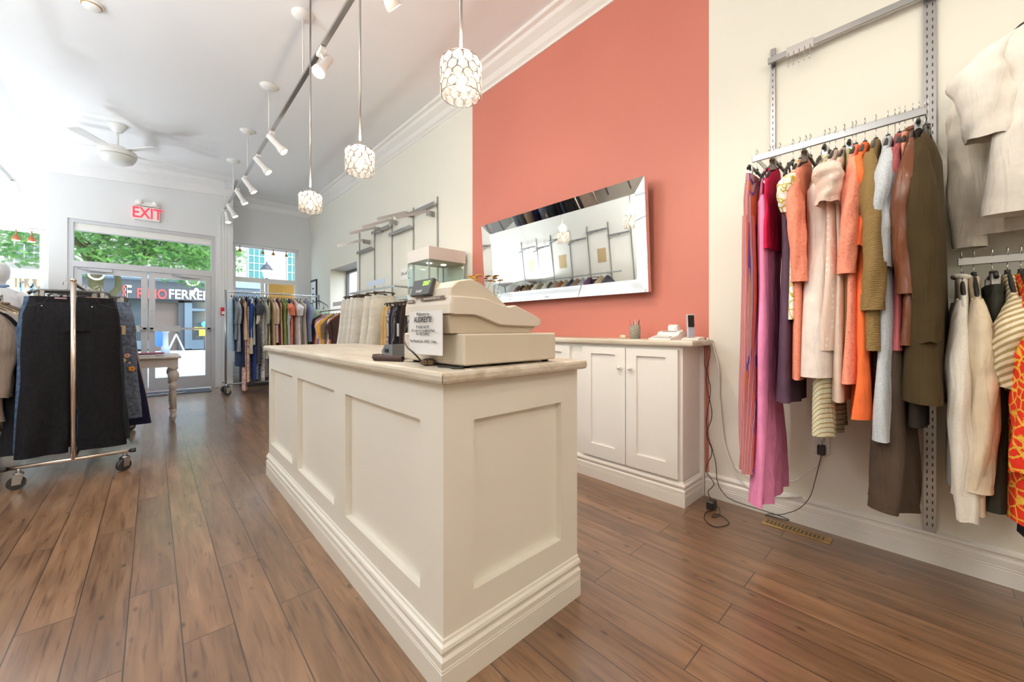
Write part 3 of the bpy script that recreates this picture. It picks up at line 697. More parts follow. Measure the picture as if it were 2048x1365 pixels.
def uplighter(label, x, y, e, z=1.75):  # unseen stand added left of frame, throws fill light onto the ceiling
    t = thing('fill_uplight', label, 'floor lamp', (x, y, 0), group='added unseen uplighters along the left wall')
    MB().lathe([(.14, 0), (.14, .02), (.02, .03)], n=24).build('base', M_WHITE, t, local=True)
    MB().cyl((0, 0, .02), (0, 0, z-.1), .012).build('pole', M_CHROME2, t, local=True)
    MB().lathe([(.02, z-.12), (.16, z-.06), (.27, z), (.26, z), (.15, z-.05), (.02, z-.1)], n=28).build('bowl_shade', M_WHITE, t, local=True)
    d = bpy.data.lights.new('lamp', 'AREA'); d.shape = 'DISK'; d.size = .5; d.energy = e; d.color = (.86, .93, 1)
    o = bpy.data.objects.new('lamp', d); C.objects.link(o); o.parent = t; o.location = (0, 0, z-.005); o.rotation_euler = (PI, 0, 0)
uplighter('added white fill uplighter deep in the left window bay', -2.3, 9.65, 24)
uplighter('added white fill uplighter at the mouth of the left window bay', -2.3, 8.5, 28)
uplighter('added white fill uplighter short of the left window bay', -2.3, 7.3, 40)
uplighter('added white fill uplighter halfway along the left wall', -2.25, 3.1, 75)
# pendants
def pendant(label, x, y, zc=2.16):
    t = thing('pendant_lamp', label, 'pendant lamp', (x, y, zc), group='crystal pendant lamps over the counter')
    zt = zc+.095
    MB().cyl((0, 0, .08), (0, 0, ZC-zc-.02), .007, n=10).build('rod', M_CHROME2, t, local=True)
    MB().lathe([(.06, ZC-zc), (.06, ZC-zc-.02), (.01, ZC-zc-.03)], n=20).build('canopy', M_CHROME, t, local=True)
    MB().lathe([(.014, .02), (.016, .04), (.016, .085), (.008, .1)], n=12).build('socket', M_CHROME, t, local=True)
    MB().lathe([(.002, -.05), (.012, -.042), (.018, -.022), (.016, .002), (.01, .02)], n=12).build('bulb', M_BULB, t, local=True)
    r, cr = .083, .0215
    mbw = MB(); proto = None
    for zz in (-.072, .074):
        mbw.tube([(r*math.cos(2*PI*k/24), r*math.sin(2*PI*k/24), zz) for k in range(25)], .0014, 4)
    for k in range(3): a = 2*PI*k/3; mbw.cyl((r*math.cos(a), r*math.sin(a), .074), (0, 0, .09), .0014, n=4)
    for row in range(4):
        for k in range(12):
            a = 2*PI*(k+.5*(row % 2))/12; zz = -.051+.0345*row
            c = Vector((r*math.cos(a), r*math.sin(a), zz)); tx = Vector((-math.sin(a), math.cos(a), 0)); up = Vector((0, 0, 1))
            mbw.tube([tuple(c+tx*cr*math.cos(2*PI*j/12)+up*cr*math.sin(2*PI*j/12)) for j in range(13)], .0014, 4, caps=False)
            if proto is None:
                proto = MB().sphere((0, 0, 0), (cr*.92, .007, cr*.92), 12, 6).build('crystal_disc', CRYSTAL, t, local=True); q = proto
            else:
                q = proto.copy(); C.objects.link(q)
            q.location = c; q.rotation_euler = (0, 0, a+PI/2)
    mbw.build('shade_frame', mat('dark_wire', (.22, .2, .18), .3, .9), t, local=True)
    d = bpy.data.lights.new('lamp', 'POINT'); d.energy = 17; d.color = (1, .84, .66); d.shadow_soft_size = .05
    o = bpy.data.objects.new('lamp', d); C.objects.link(o); o.parent = t; o.location = (0, 0, .13)
    return t
p1 = pendant('nearest crystal pendant lamp, before the coral wall', .97, 1.37, 2.19)
copy_thing(p1, (.97, 2.477, 2.185), 'middle crystal pendant lamp over the counter')
copy_thing(p1, (.97, 3.54, 2.175), 'farthest crystal pendant lamp over the counter')
# ceiling fan
fx_, fy_ = -.364, 7.72
t = thing('ceiling_fan', 'white ceiling fan with round light near the front door', 'ceiling fan', (fx_, fy_, ZC))
M_FAN = mat('fan_white', (.8, .8, .78), .4)
MB().lathe([(.1, 0), (.1, -.02), (.05, -.1), (.02, -.11)], n=24).build('canopy', M_FAN, t, local=True)
MB().cyl((0, 0, -.1), (0, 0, -.32), .015).build('downrod', M_FAN, t, local=True)
MB().lathe([(.02, -.3), (.09, -.31), (.19, -.36), (.2, -.38), (.2, -.43), (.19, -.44), (.01, -.44)], n=32).build('motor', M_FAN, t, local=True)
MB().lathe([(.19, -.445), (.19, -.46), (.16, -.51), (.09, -.545), (.01, -.555)], n=32).build('light_bowl', mat('fan_bowl', (.75, .76, .72), .3), t, local=True)
for k in range(5):
    a = 2*PI*k/5+.35; Tm = Matrix.Rotation(a, 4, 'Z') @ Matrix.Translation((0, 0, -.37)) @ Matrix.Rotation(R(10), 4, 'X')
    MB().prism([(.17, -.03), (.24, -.05), (.62, -.068), (.66, -.05), (.66, .05), (.62, .068), (.24, .05), (.17, .03)], 'z', -.004, .004, T=Tm).build('blade', M_FAN, t, local=True)
t = thing('smoke_detector', 'round white smoke detector on the ceiling, top left', 'smoke detector', (-.394, 4.99, ZC))
MB().lathe([(.075, 0), (.075, -.02), (.06, -.025), (.06, -.04), (.045, -.05), (.01, -.055)], n=28).build('housing', M_WHITE, t, local=True)
MB().lathe([(.066, -.022), (.068, -.026), (.062, -.03), (.058, -.027)], n=28).build('vent_ring', M_BRASS, t, local=True)
# exit sign
ex = thing('exit_sign', 'red lettered exit sign with two emergency lamps over the door', 'exit sign', (-.075, YF, 3.12))
MB().box(-.235, .09, YF-.055, YF-.001, 3.0, 3.235, bev=.006).build('box', M_WHITE, ex)
text('lettering', 'EXIT', basis((-.072, YF-.057, 3.115), (1, 0, 0), (0, 0, 1)), .26, M_RED_E, ex, .002, xs=.72, bold=.004)
MB().box(-.23, .085, YF-.06, YF-.01, 3.25, 3.32, bev=.004).build('lamp_bracket', M_WHITE, ex)
for x in (-.17, .03): MB().sphere((x, YF-.08, 3.30), (.045, .03, .045)).build('emergency_lamp', M_WHITE, ex)
pl = thing('fire_alarm_pull', 'small red fire alarm pull station beside the door', 'fire alarm', (.99, YF-.03, 1.45))
MB().box(.955, 1.03, YF-.05, YF-.011, 1.38, 1.53, bev=.004).build('box', mat('alarm_red', (.6, .02, .04), .4), pl)
MB().box(.968, 1.017, YF-.056, YF-.05, 1.4, 1.455).build('handle', M_WHITE, pl)
# window track spots in right window
t = thing('window_spot_bar', 'white bar of four small spotlights along the right window head', 'spotlight bar', (1.85, YF2-.02, 2.9))
MB().box(1.28, 2.45, YF2-.04, YF2-.015, 2.9, 2.925).build('bar', M_WHITE, t)
for x in (1.36, 1.78, 1.98, 2.24):
    h = MB().cyl((x, YF2-.03, 2.9), (x, YF2-.03, 2.83), .008, n=8).lathe([(.012, 2.83), (.03, 2.80), (.035, 2.77), (.01, 2.765)], (x, YF2-.03, 0), 12).build('small_spotlight', M_BRASS, t)
t = thing('window_spot_bar', 'white bar of two lit brown spotlights along the left window head', 'spotlight bar', (-1.6, YF2-.02, 2.75))
MB().box(-2.3, -1.36, YF2-.04, YF2-.015, 2.72, 2.745).build('bar', M_WHITE, t)
for x in (-1.46, -1.62):
    MB().cyl((x, YF2-.03, 2.73), (x, YF2-.03, 2.64), .008, n=8).lathe([(.015, 2.64), (.04, 2.60), (.05, 2.55), (.01, 2.548)], (x, YF2-.03, 0), 12).build('small_spotlight', mat('copper_shade', (.4, .12, .05), .4, .4), t)
    MB().lathe([(.001, 2.545), (.042, 2.547), (.042, 2.543), (.001, 2.54)], (x, YF2-.03, 0), 12).build('lens', M_SPOTGLOW, t)

# ================================================================== COUNTER
BX0, BX1, BY0, BY1, BZ = .655, 1.318, 1.018, 3.46, .952
ct = thing('sales_counter', 'ivory panelled sales counter standing in the middle of the floor', 'counter', ((BX0+BX1)/2, (BY0+BY1)/2, 0))
D = .028
mb = MB().box(BX0+D, BX1, BY0+D, BY1, .0, BZ)
# left side frame (x = BX0 .. BX0+D): rails, stiles
zt_, zb_ = .817, .25
stiles = [(BY0, 1.16), (1.847, 2.0), (2.66, 2.785), (3.40, BY1)]
mb.box(BX0, BX0+D, BY0, BY1, zt_, BZ).box(BX0, BX0+D, BY0, BY1, 0, zb_)
for a, b in stiles: mb.box(BX0, BX0+D, a, b, zb_, zt_)
# end frame (y = BY0 .. BY0+D)
mb.box(BX0+D, BX1, BY0, BY0+D, .822, BZ).box(BX0+D, BX1, BY0, BY0+D, 0, .264)
mb.box(BX0+D, .772, BY0, BY0+D, .264, .822).box(1.214, BX1, BY0, BY0+D, .264, .822)
mb.build('body', M_CAB, ct)
prof = [(0, 0), (.017, 0), (.017, .072), (.014, .075), (.017, .078), (.017, .082), (.014, .085), (.017, .088), (.017, .108), (.008, .115), (.007, .122), (.014, .128), (.017, .138), (.014, .148), (.006, .154), (.004, .162), (0, .166)]
rings = []
for i, (o_, z) in enumerate(prof): pass
path = [((BX0, BY1+.01), (-1, 0)), ((BX0, BY0), (-1, -1)), ((BX1+.002, BY0), (0, -1))]
rings = [[(p[0]+d[0]*o_, p[1]+d[1]*o_, z) for o_, z in prof] for p, d in path]
MB().loft(rings, True, smooth=False).build('base_moulding', M_CAB, ct)
tp = thing('counter_worktop', 'whitewashed wood worktop on the sales counter', 'worktop', (.96, 2.2, BZ+.001))
TX0, TX1, TY0, TY1, TZ = .62, 1.325, .972, 3.48, .991
def roundtop(x0, x1, y0, y1, z0, z1):
    mb = MB(); r = .012
    P = lambda k: [(x0+k, y0+k), (x1-k, y0+k), (x1-k, y1-k), (x0+k, y1-k)]
    rings = []
    for kz, z in ((r, z0), (r*.3, z0+r*.3), (0, z0+r), (0, z1-r), (r*.3, z1-r*.3), (r, z1)): rings.append([(x, y, z) for x, y in P(kz)])
    return mb.loft(rings, True, smooth=False)
roundtop(TX0, TX1, TY0, TY1, BZ+.001, TZ).build('slab', M_TOP, tp)
MB().box(TX0+.001, TX0+.003, TY0-.0006, TY0+.002, BZ+.008, TZ-.008).build('edge_seam', M_SLOT, tp)

# ---- cash register
rg = thing('cash_register', 'large beige cash register on the near end of the counter', 'cash register', (.95, 1.2, TZ))
z0 = TZ+.009
dr = MB().box(.73, 1.178, 1.015, 1.42, z0, 1.104, bev=.005).build('cash_drawer', M_BEIGE, rg)
for x, y in ((.765, 1.05), (1.15, 1.05), (.765, 1.38), (1.15, 1.38)): MB().lathe([(.013, TZ), (.015, z0)], (x, y, 0), 12).build('foot', M_BLACK, rg)
lower = [(.705, 1.105), (1.07, 1.105), (1.098, 1.128), (.905, 1.134), (.80, 1.165), (.72, 1.17), (.70, 1.165)]
MB().prism(lower, 'y', 1.055, 1.335).build('lower_case', mat('register_tan', (.52, .44, .33), .55), rg)
up = [(.692, 1.170), (.705, 1.167), (.785, 1.168), (.815, 1.162), (.905, 1.133), (.94, 1.131), (1.10, 1.127), (1.116, 1.131), (1.123, 1.142), (1.122, 1.156), (1.06, 1.182), (.985, 1.207), (.955, 1.199), (.92, 1.203), (.84, 1.226), (.76, 1.228), (.70, 1.227), (.693, 1.2)]
def rprism(poly, y0, y1, r=.012):
    cx = sum(p[0] for p in poly)/len(poly); cz = sum(p[1] for p in poly)/len(poly)
    rings = []
    for k, y in ((.06, y0), (.018, y0+r*.3), (0, y0+r), (0, y1-r), (.018, y1-r*.3), (.06, y1)):
        rings.append([(cx+(x-cx)*(1-k), y, cz+(z-cz)*(1-k*1.6)) for x, z in poly])
    return MB().loft(rings, True, smooth=False)
rprism(up, 1.04, 1.345).build('upper_case', M_BEIGE2, rg)
hood = [(.70, 1.225), (.705, 1.255), (.73, 1.277), (.775, 1.288), (.80, 1.289), (.83, 1.28), (.89, 1.245), (.955, 1.20), (.93, 1.195), (.84, 1.222)]
rprism(hood, 1.055, 1.33, .02).build('printer_hood', M_BEIGE, rg)
# customer display, tilted, on the left top
Tm = basis((.694, 1.215, 1.265), (0, -1, 0), (.35, 0, 1)) @ Matrix.Diagonal((.85, .85, 1, 1))
Tm2 = Tm
dsp = MB().box(-.075, .075, -.036, .036, -.012, .004, T=Tm, bev=.002).build('customer_display', M_DARK, rg)
MB().loft([[tuple(Tm @ Vector(p)) for p in ((-.07, -.03, -.012), (.07, -.03, -.012), (.07, .032, -.012), (-.07, .032, -.012))], [(.76, 1.27, 1.24), (.76, 1.16, 1.24), (.765, 1.17, 1.262), (.765, 1.26, 1.262)]], smooth=False).build('display_housing', M_BEIGE, rg)
text('display_digits', '3357', Tm @ Matrix.Translation((.035, .013, .0055)), .026, M_LED, rg, .0003)
text('brand_lettering', 'SHARP', Tm @ Matrix.Translation((-.005, -.02, .0055)), .017, M_PAPER, rg, .0003)
M_TAPE = mat('label_tape_brown', (.16, .11, .09), .5)
for (yc, w_, s, zc) in ((1.293, .05, 'NO REFUNDS', 1.2185), (1.145, .15, 'EXCHANGE OR CREDIT NOTE', 1.2225)):
    Tt = basis((.6915, yc, zc), (0, -1, 0), (.0, 0, 1))
    lb = MB().box(-w_/2, w_/2, -.006, .006, -.0005, .001, T=Tt).build('label_tape', M_TAPE, rg)
    text('tape_lettering', s, Tt @ Matrix.Translation((0, 0, .0013)), .0085 if w_ > .1 else .007, M_PAPER, rg, .0002, xs=.9)
# laminated notice hanging on the left face
A = atX(822, 624, .688); B = atX(889, 622, .688); Cc = atX(888, 709, .70); Dd = atX(817, 706, .70)
yA, yB = A.y, B.y; zT, zB = (A.z+B.z)/2, (Cc.z+Dd.z)/2
nt_ = thing('laminated_notice', 'white laminated store notice taped to the side of the register', 'sign', (.69, (yA+yB)/2, zB))
n = 8; rings = []
for k in range(n+1):
    u = k/n; rings.append([(.681-.006*math.sin(u*PI)*s_, yA+(yB-yA)*u, z) for s_, z in ((1, zT), (.4, (zT+zB)/2), (1.6, zB))])
v = [p for r in rings for p in r]; v2 = [(x+.0012, y, z) for x, y, z in v]
mb = MB(); f = [(k*3+j, (k+1)*3+j, (k+1)*3+j+1, k*3+j+1) for k in range(n) for j in range(2)]
mb.add(v, f, True); mb.add(v2, f, True); mb.build('sheet', mat('laminate', (.85, .84, .83), .18), nt_)
hN = zT-zB; yc = (yA+yB)/2
for s, fz, sz, bo in (('Welcome to', .93, .017, 0), ('AUDREY\'S!', .80, .026, .0006), ('PLEASE NOTE', .63, .015, 0), ('ALL sales are considered final', .55, .0135, 0), ('NO RETURNS', .47, .015, 0), ('Visa-MasterCard - AMEX - Debit', .30, .0135, 0)):
    text('notice_lettering', s, basis((.6715, yc-.0, zB+hN*fz), (0, -1, 0), (0, 0, 1)), sz, M_INK, nt_, .0002, bold=bo, xs=.95)
# credit card terminal / handset behind with coiled cord
hp = atZ(786, 715, TZ)
hs = thing('card_terminal', 'dark grey card terminal standing behind the register', 'card terminal', (.74, 1.56, TZ))
MB().prism([(1.50, TZ), (1.60, TZ), (1.60, TZ+.035), (1.57, TZ+.062), (1.50, TZ+.066)], 'x', .72, .79).build('body', mat('terminal_grey', (.16, .17, .19), .4), hs)
MB().box(.716, .7205, 1.535, 1.565, TZ+.03, TZ+.045).build('port', M_BLACK, hs)
M_CORD = mat('cord_brown', (.07, .04, .035), .5)
pts = []; nco = 34
A = Vector((.70, 1.655, TZ+.0125)); B = Vector((.735, 1.44, TZ+.0125)); A = atZ(748, 716, TZ+.012); B = atZ(806, 718, TZ+.012)
ax = (B-A).normalized(); s1 = ax.cross(Vector((0, 0, 1))).normalized(); s2 = Vector((0, 0, 1))
for k in range(nco*10+1):
    a = 2*PI*k/10; pts.append(tuple(A+(B-A)*k/(nco*10)+s1*.0095*math.cos(a)+s2*.0095*math.sin(a)))
cd = MB().tube(pts, .0023, 5); cd.tube([pts[0], tuple(A+Vector((-.0, .012, .012))), tuple(A+ax*.04+Vector((0, .02, .014))), tuple(A+ax*.12+Vector((0, .02, .004))), (.75, 1.57, TZ+.006)], .0025, 6)
single(cd, 'coiled_cord', M_CORD, 'brown coiled handset cord lying on the counter by the register', 'cord')
# flat cable with double socket coupler
P1 = atX(812, 668, .72)
pts = [atX(807, 668, .71), atX(808, 684, .70), atX(815, 696, .68), atX(828, 707, .665), atZ(842, 722, TZ+.012), atZ(855, 724, TZ+.015)]
single(MB().tube([(*atX(822, 634, .70),)]+[tuple(p) for p in pts], .003, 6), 'telephone_cable', M_CORD, 'brown cable looping from the register down to a coupler', 'cable')
q = atZ(856, 731, TZ+.001)
cp = thing('phone_coupler', 'small brown phone coupler with two open sockets on the counter', 'connector', tuple(q))
Tc = basis((q.x, q.y, TZ+.013), (S_*.2+C_, -S_+.1, 0), (0, 0, 1))
MB().lathe([(.02, -.02), (.026, -.012), (.026, .012), (.02, .02)], n=16, T=Tc @ Matrix.Diagonal((1.0, .48, .9, 1))).build('shell', M_CORD, cp)
for dx in (-.011, .009): MB().box(dx-.006, dx+.006, -.005, .005, .0185, .0205, T=Tc).box(dx-.004, dx+.004, -.003, .003, .0207, .0213, mi=1, T=Tc).build('socket', [M_BRASS, M_BLACK], cp)
# two pens: black cable lying beside
single(MB().tube([(.70, 1.12, TZ+.004), (.715, 1.07, TZ+.004), (.70, 1.03, TZ+.004), (.725, 1.01, TZ+.004), (.745, 1.06, TZ+.004)], .0035, 6), 'power_lead', M_BLACK, 'black lead lying under the front edge of the register', 'cable')

# ================================================================== WALL CABINET
WX0, WY_0, WY_1 = 2.45, 1.063, 3.58
wc = thing('wall_cabinet', 'ivory wall cabinet with panelled doors below the mirror', 'cabinet', (2.6, 2.2, 0))
MB().box(WX0, XR-.001, WY_0, WY_1, 0, 1.008).build('body', M_CAB2, wc)
for i, (a, b) in enumerate(((1.085, 1.45), (1.456, 1.825), (1.95, 2.5), (2.506, 3.05))):
    x0, x1 = WX0-.024, WX0-.0005; za, zb = .165, .985
    mb = MB(); mb.box(x0+.014, x1, a, b, za, zb)
    sw, sh = .08, .05
    mb.box(x0, x0+.014, a, a+sw, za, zb).box(x0, x0+.014, b-sw, b, za, zb).box(x0, x0+.014, a+sw, b-sw, zb-sh, zb).box(x0, x0+.014, a+sw, b-sw, za, za+.095)
    d = mb.build('door', M_CAB2, wc)
    kb = b-.04 if i % 2 == 0 else a+.04
    MB().lathe([(.004, 0), (.005, .012), (.013, .016), (.015, .024), (.01, .032), (.001, .033)], n=14, T=basis((x0, kb, .845), (0, 1, 0), (0, 0, 1)) @ Matrix.Diagonal((1, 1, -1, 1))).build('knob', mat('knob_glass', (.75, .72, .66), .15), d)
path = [((WX0, WY_1), (-1, 0)), ((WX0, WY_0), (-1, -1)), ((XR-.001, WY_0), (0, -1))]
MB().loft([[(p[0]+d[0]*(o_+.006), p[1]+d[1]*(o_+.006), z*.93) for o_, z in prof] for p, d in path], True, smooth=False).build('base_moulding', M_CAB2, wc)
MB().box(XR-.03, XR-.001, WY_0-.028, WY_0-.0, 0, 1.0).build('scribe_strip', M_CAB2, wc)
wt = thing('wall_worktop', 'whitewashed worktop along the coral wall below the mirror', 'worktop', (2.57, 2.2, 1.009))
roundtop(2.405, XR-.001, .985, 3.62, 1.009, 1.048).build('slab', M_TOP, wt)
WT = 1.048
# pen cup
pc = atX(1270, 672, 2.58); pc = Vector((2.58, pc.y, WT))
cup = thing('pen_cup', 'speckled pen cup on the wall worktop', 'pen cup', tuple(pc))
MB().lathe([(.036, 0), (.038, .002), (.038, .1), (.035, .1), (.034, .01)], tuple(pc), 20).build('cup', fabric('floral', (.32, .3, .24), (.12, .11, .1), (.5, .48, .4), 4.5), cup)
for k, (dx, dy, ln, col, nm) in enumerate(((-.015, .018, .135, (.7, .12, .1), 'red'), (.01, -.015, .128, (.05, .05, .05), 'black'), (.0, .0, .13, (.5, .5, .5), 'grey'), (.012, .012, .122, (.1, .1, .12), 'dark'))):
    a = Vector((pc.x+dx*.3, pc.y+dy*.3, WT+.012)); b = Vector((pc.x+dx*1.6, pc.y+dy*1.6, WT+ln))
    single(MB().cyl(tuple(a), tuple(b), .004, n=8).cyl(tuple(b), tuple(b+(b-a).normalized()*.01), .003, .001, n=8), 'pen', mat('pen_'+nm, col, .4), '%s pen standing in the speckled pen cup' % nm, 'pen', 'pens in the speckled cup')
single(MB().sphere((2.56, pc.y+.085, WT+.014), (.02, .028, .014)).sphere((2.545, pc.y+.07, WT+.006), (.012, .015, .006)), 'hair_clip', mat('clip_cream', (.7, .6, .42), .5), 'small cream trinket beside the speckled pen cup', 'trinket')
# printing calculator
cy = atX(1335, 672, 2.56).y
cl = thing('printing_calculator', 'white printing calculator with a paper roll on the wall worktop', 'calculator', (2.57, cy, WT))
MB().prism([(2.44, WT), (2.68, WT), (2.68, WT+.05), (2.64, WT+.058), (2.58, WT+.05), (2.56, WT+.03), (2.44, WT+.008)], 'y', cy-.075, cy+.075).build('body', M_WHITE, cl)
MB().prism([(2.572, WT+.036), (2.592, WT+.055), (2.594, WT+.053), (2.574, WT+.034)], 'y', cy-.05, cy+.05).build('display', M_DARK, cl)
MB().box(2.46, 2.545, cy-.06, cy+.06, WT+.014, WT+.022).build('keypad', mat('keys_grey', (.55, .55, .53), .5), cl)
MB().cyl((2.655, cy-.035, WT+.075), (2.655, cy+.03, WT+.075), .026, n=20).build('paper_roll', M_PAPER, cl)
MB().cyl((2.69, cy-.05, WT+.045), (2.69, cy-.0, WT+.045), .022, n=20).build('spare_roll', M_PAPER, cl)
# cordless phone on cradle
hy = atX(1383, 665, 2.58).y
ph = thing('cordless_phone', 'grey cordless phone standing in a white cradle', 'phone', (2.58, hy, WT))
MB().prism([(2.53, WT), (2.64, WT), (2.63, WT+.02), (2.56, WT+.012), (2.53, WT+.006)], 'y', hy-.06, hy+.045).build('cradle', M_WHITE, ph)
Tp = basis((2.575, hy, WT+.014), (.7, -.7, 0), (.12, 0, 1))
MB().box(-.024, .024, 0, .155, -.012, .006, T=Tp, bev=.004).build('handset', mat('phone_silver', (.55, .56, .6), .35, .3), ph)
MB().box(-.02, .02, .07, .145, .006, .009, T=Tp).build('screen', M_BLACK, ph)
MB().box(-.018, .018, .012, .06, .006, .009, T=Tp).build('keypad', mat('keys_blue_grey', (.4, .43, .5), .4), ph)
# cables down the wall end
def wob(pts, r, n=6, sub=6, amp=.006, seed=0):
    q = random.Random(seed); P = [Vector(p) for p in pts]; out = []
    for i in range(len(P)-1):
        p0 = P[max(i-1, 0)]; p1 = P[i]; p2 = P[i+1]; p3 = P[min(i+2, len(P)-1)]
        for k in range(sub):
            u = k/sub; out.append(.5*((2*p1)+(-p0+p2)*u+(2*p0-5*p1+4*p2-p3)*u*u+(-p0+3*p1-3*p2+p3)*u**3)+Vector((q.uniform(-amp, amp)*.3, q.uniform(-amp, amp)*.3, 0)))
    out.append(P[-1]); return MB().tube([tuple(p) for p in out], r, n)
wall = lambda px, py, x=2.70: tuple(atX(px, py, x))
fl = lambda px, py: tuple(atZ(px, py, .004))
single(wob([(2.62, 1.04, WT+.006), wall(1412, 680), wall(1420, 705), wall(1412, 760), wall(1424, 830), wall(1413, 868), wall(1424, 905), wall(1412, 940), wall(1428, 968), wall(1416, 985, 2.68), (2.60, .93, .02)], .0025, seed=1), 'black_cable', M_BLACK, 'thin black cable hanging beside the cabinet down to the adapter', 'cable')
single(wob([(2.64, 1.03, WT+.006), wall(1408, 682), wall(1410, 730), wall(1421, 780), wall(1413, 850), wall(1430, 920), wall(1434, 960), wall(1445, 985, 2.68), wall(1470, 1003, 2.68), (2.705, .62, .02), (2.70, .56, .01), wall(1530, 1030, 2.70)], .0025, seed=2), 'black_cable', M_BLACK, 'thin dark cable running from the worktop along the baseboard', 'cable')
single(wob([(2.68, 1.0, WT+.008), wall(1425, 690, 2.72), wall(1437, 740, 2.72), wall(1440, 810, 2.72), wall(1450, 890, 2.72), wall(1480, 960, 2.72), wall(1530, 990, 2.71), (2.715, .50, .16)], .006, seed=3), 'white_cable', M_WHITE, 'thick white cable curving from the worktop down the cream wall', 'cable')
a_ = atZ(1423, 1018, .0)
ad = thing('power_adapter', 'black power adapter lying on the floor beside the cabinet', 'power adapter', tuple(a_))
MB().box(a_.x-.03, a_.x+.03, a_.y-.022, a_.y+.022, .0, .05, bev=.005).build('body', M_BLACK, ad)
for s_ in (-.008, .008): MB().box(a_.x-.001, a_.x+.001, a_.y+s_-.003, a_.y+s_+.003, .05, .066).build('prong', M_BRASS, ad)
single(wob([fl(1424, 1022), fl(1411, 1026), fl(1410, 1040), fl(1430, 1054), fl(1455, 1050), fl(1456, 1043), fl(1440, 1030), fl(1428, 1030), fl(1424, 1035), fl(1436, 1033), fl(1440, 1024), (a_.x+.02, a_.y-.03, .02)], .0022, amp=.001), 'adapter_lead', M_BLACK, 'thin dark lead looping on the floor around the adapter', 'cable')
# outlet with plug
oc = atX(1643, 888, XR-.004)
ol = thing('wall_outlet', 'white wall outlet behind the hanging clothes', 'outlet', (XR-.005, oc.y, oc.z))
MB().box(XR-.007, XR-.001, oc.y-.037, oc.y+.037, oc.z-.06, oc.z+.06, bev=.002).build('plate', M_WHITE, ol)
for dz in (-.026, .026): MB().lathe([(.017, 0), (.017, .003), (.001, .003)], n=16, T=basis((XR-.007, oc.y, oc.z+dz), (0, 1, 0), (0, 0, 1)) @ Matrix.Diagonal((1, 1, -1, 1))).build('socket', M_WHITE, ol)
pg = thing('plug_adapter', 'black plug in the wall outlet with a trailing lead', 'plug', (XR-.03, oc.y-.005, oc.z-.028))
MB().box(XR-.045, XR-.0105, oc.y-.02, oc.y+.014, oc.z-.055, oc.z-.002, bev=.003).build('body', M_BLACK, pg)
wob([(XR-.03, oc.y-.005, oc.z-.05), wall(1632, 955, 2.7), wall(1622, 990, 2.7), wall(1608, 1010, 2.68), wall(1590, 1022, 2.68), wall(1560, 1030, 2.69), wall(1535, 1028, 2.69)], .002, amp=.001).build('lead', M_BLACK, pg)
single(wob([(XR-.03, oc.y-.0, oc.z+.02), wall(1637, 925, 2.71), wall(1615, 945, 2.715), wall(1590, 962, 2.715), wall(1540, 965, 2.72), wall(1500, 955, 2.72), wall(1470, 935, 2.725)], .0035, amp=.001), 'outlet_cord', M_WHITE, 'grey cord drooping from the outlet toward the cabinet', 'cable')
# floor vent
va = (2.575, 2.655, .355, .665)
fv = thing('floor_vent', 'brass slotted floor vent beside the baseboard', 'floor vent', (2.615, .51, 0))
mb = MB().box(va[0], va[1], va[2], va[3], 0.0005, .004, bev=.001); mb.build('frame', M_BRASS, fv)
mb = MB()
for i in range(15):
    for j in range(3): y = va[2]+.03+i*.018; x = va[0]+.018+j*.017; mb.box(x, x+.011, y, y+.009, .0041, .0046)
mb.build('slots', M_BLACK, fv)

# ================================================================== MIRROR
M_MIR = mat('mirror_glass', (.93, .94, .93), .015, 1, noise=0)
mr = thing('wall_mirror', 'wide looking glass with angled glass border hanging on the coral wall', 'mirror', (2.66, 2.32, 1.81))
my0, my1 = 1.40, 3.285; hM = .835
org = Vector((2.685, (my0+my1)/2, 1.392)); upv = Vector((-.072, 0, 1)).normalized()
Tm = basis(org, (0, -1, 0), upv)   # local x: toward -y, local y: up, local z: toward room
hw = (my1-my0)/2; b = .10
zin, zout = .0, .034
def q4(a, b_, c, d, nm, m=M_MIR, back=-.012):
    vs = [a, b_, c, d]; mb = MB()
    vb = [(p[0], p[1], back) for p in vs]
    mb.loft([vb, vs], True, smooth=False, T=Tm); return mb.build(nm, m, mr)
q4((-hw+b, b, zin), (hw-b, b, zin), (hw-b, hM-b, zin), (-hw+b, hM-b, zin), 'mirror_panel')
q4((-hw, 0, zout), (hw, 0, zout), (hw-b, b, zin+.004), (-hw+b, b, zin+.004), 'bevel_strip')
q4((-hw, hM, zout), (hw, hM, zout), (hw-b, hM-b, zin+.004), (-hw+b, hM-b, zin+.004), 'bevel_strip')
q4((-hw, 0, zout), (-hw, hM, zout), (-hw+b, hM-b, zin+.004), (-hw+b, b, zin+.004), 'bevel_strip')
q4((hw, 0, zout), (hw, hM, zout), (hw-b, hM-b, zin+.004), (hw-b, b, zin+.004), 'bevel_strip')
MB().box(-hw+.02, hw-.02, .02, hM-.02, -.03, -.013, T=Tm).build('backing_board', M_SLOT, mr)
MB().box(XR-.05, XR-.002, 2.2, 2.5, 2.1, 2.15).build('hanging_bracket', M_SLOT, mr)

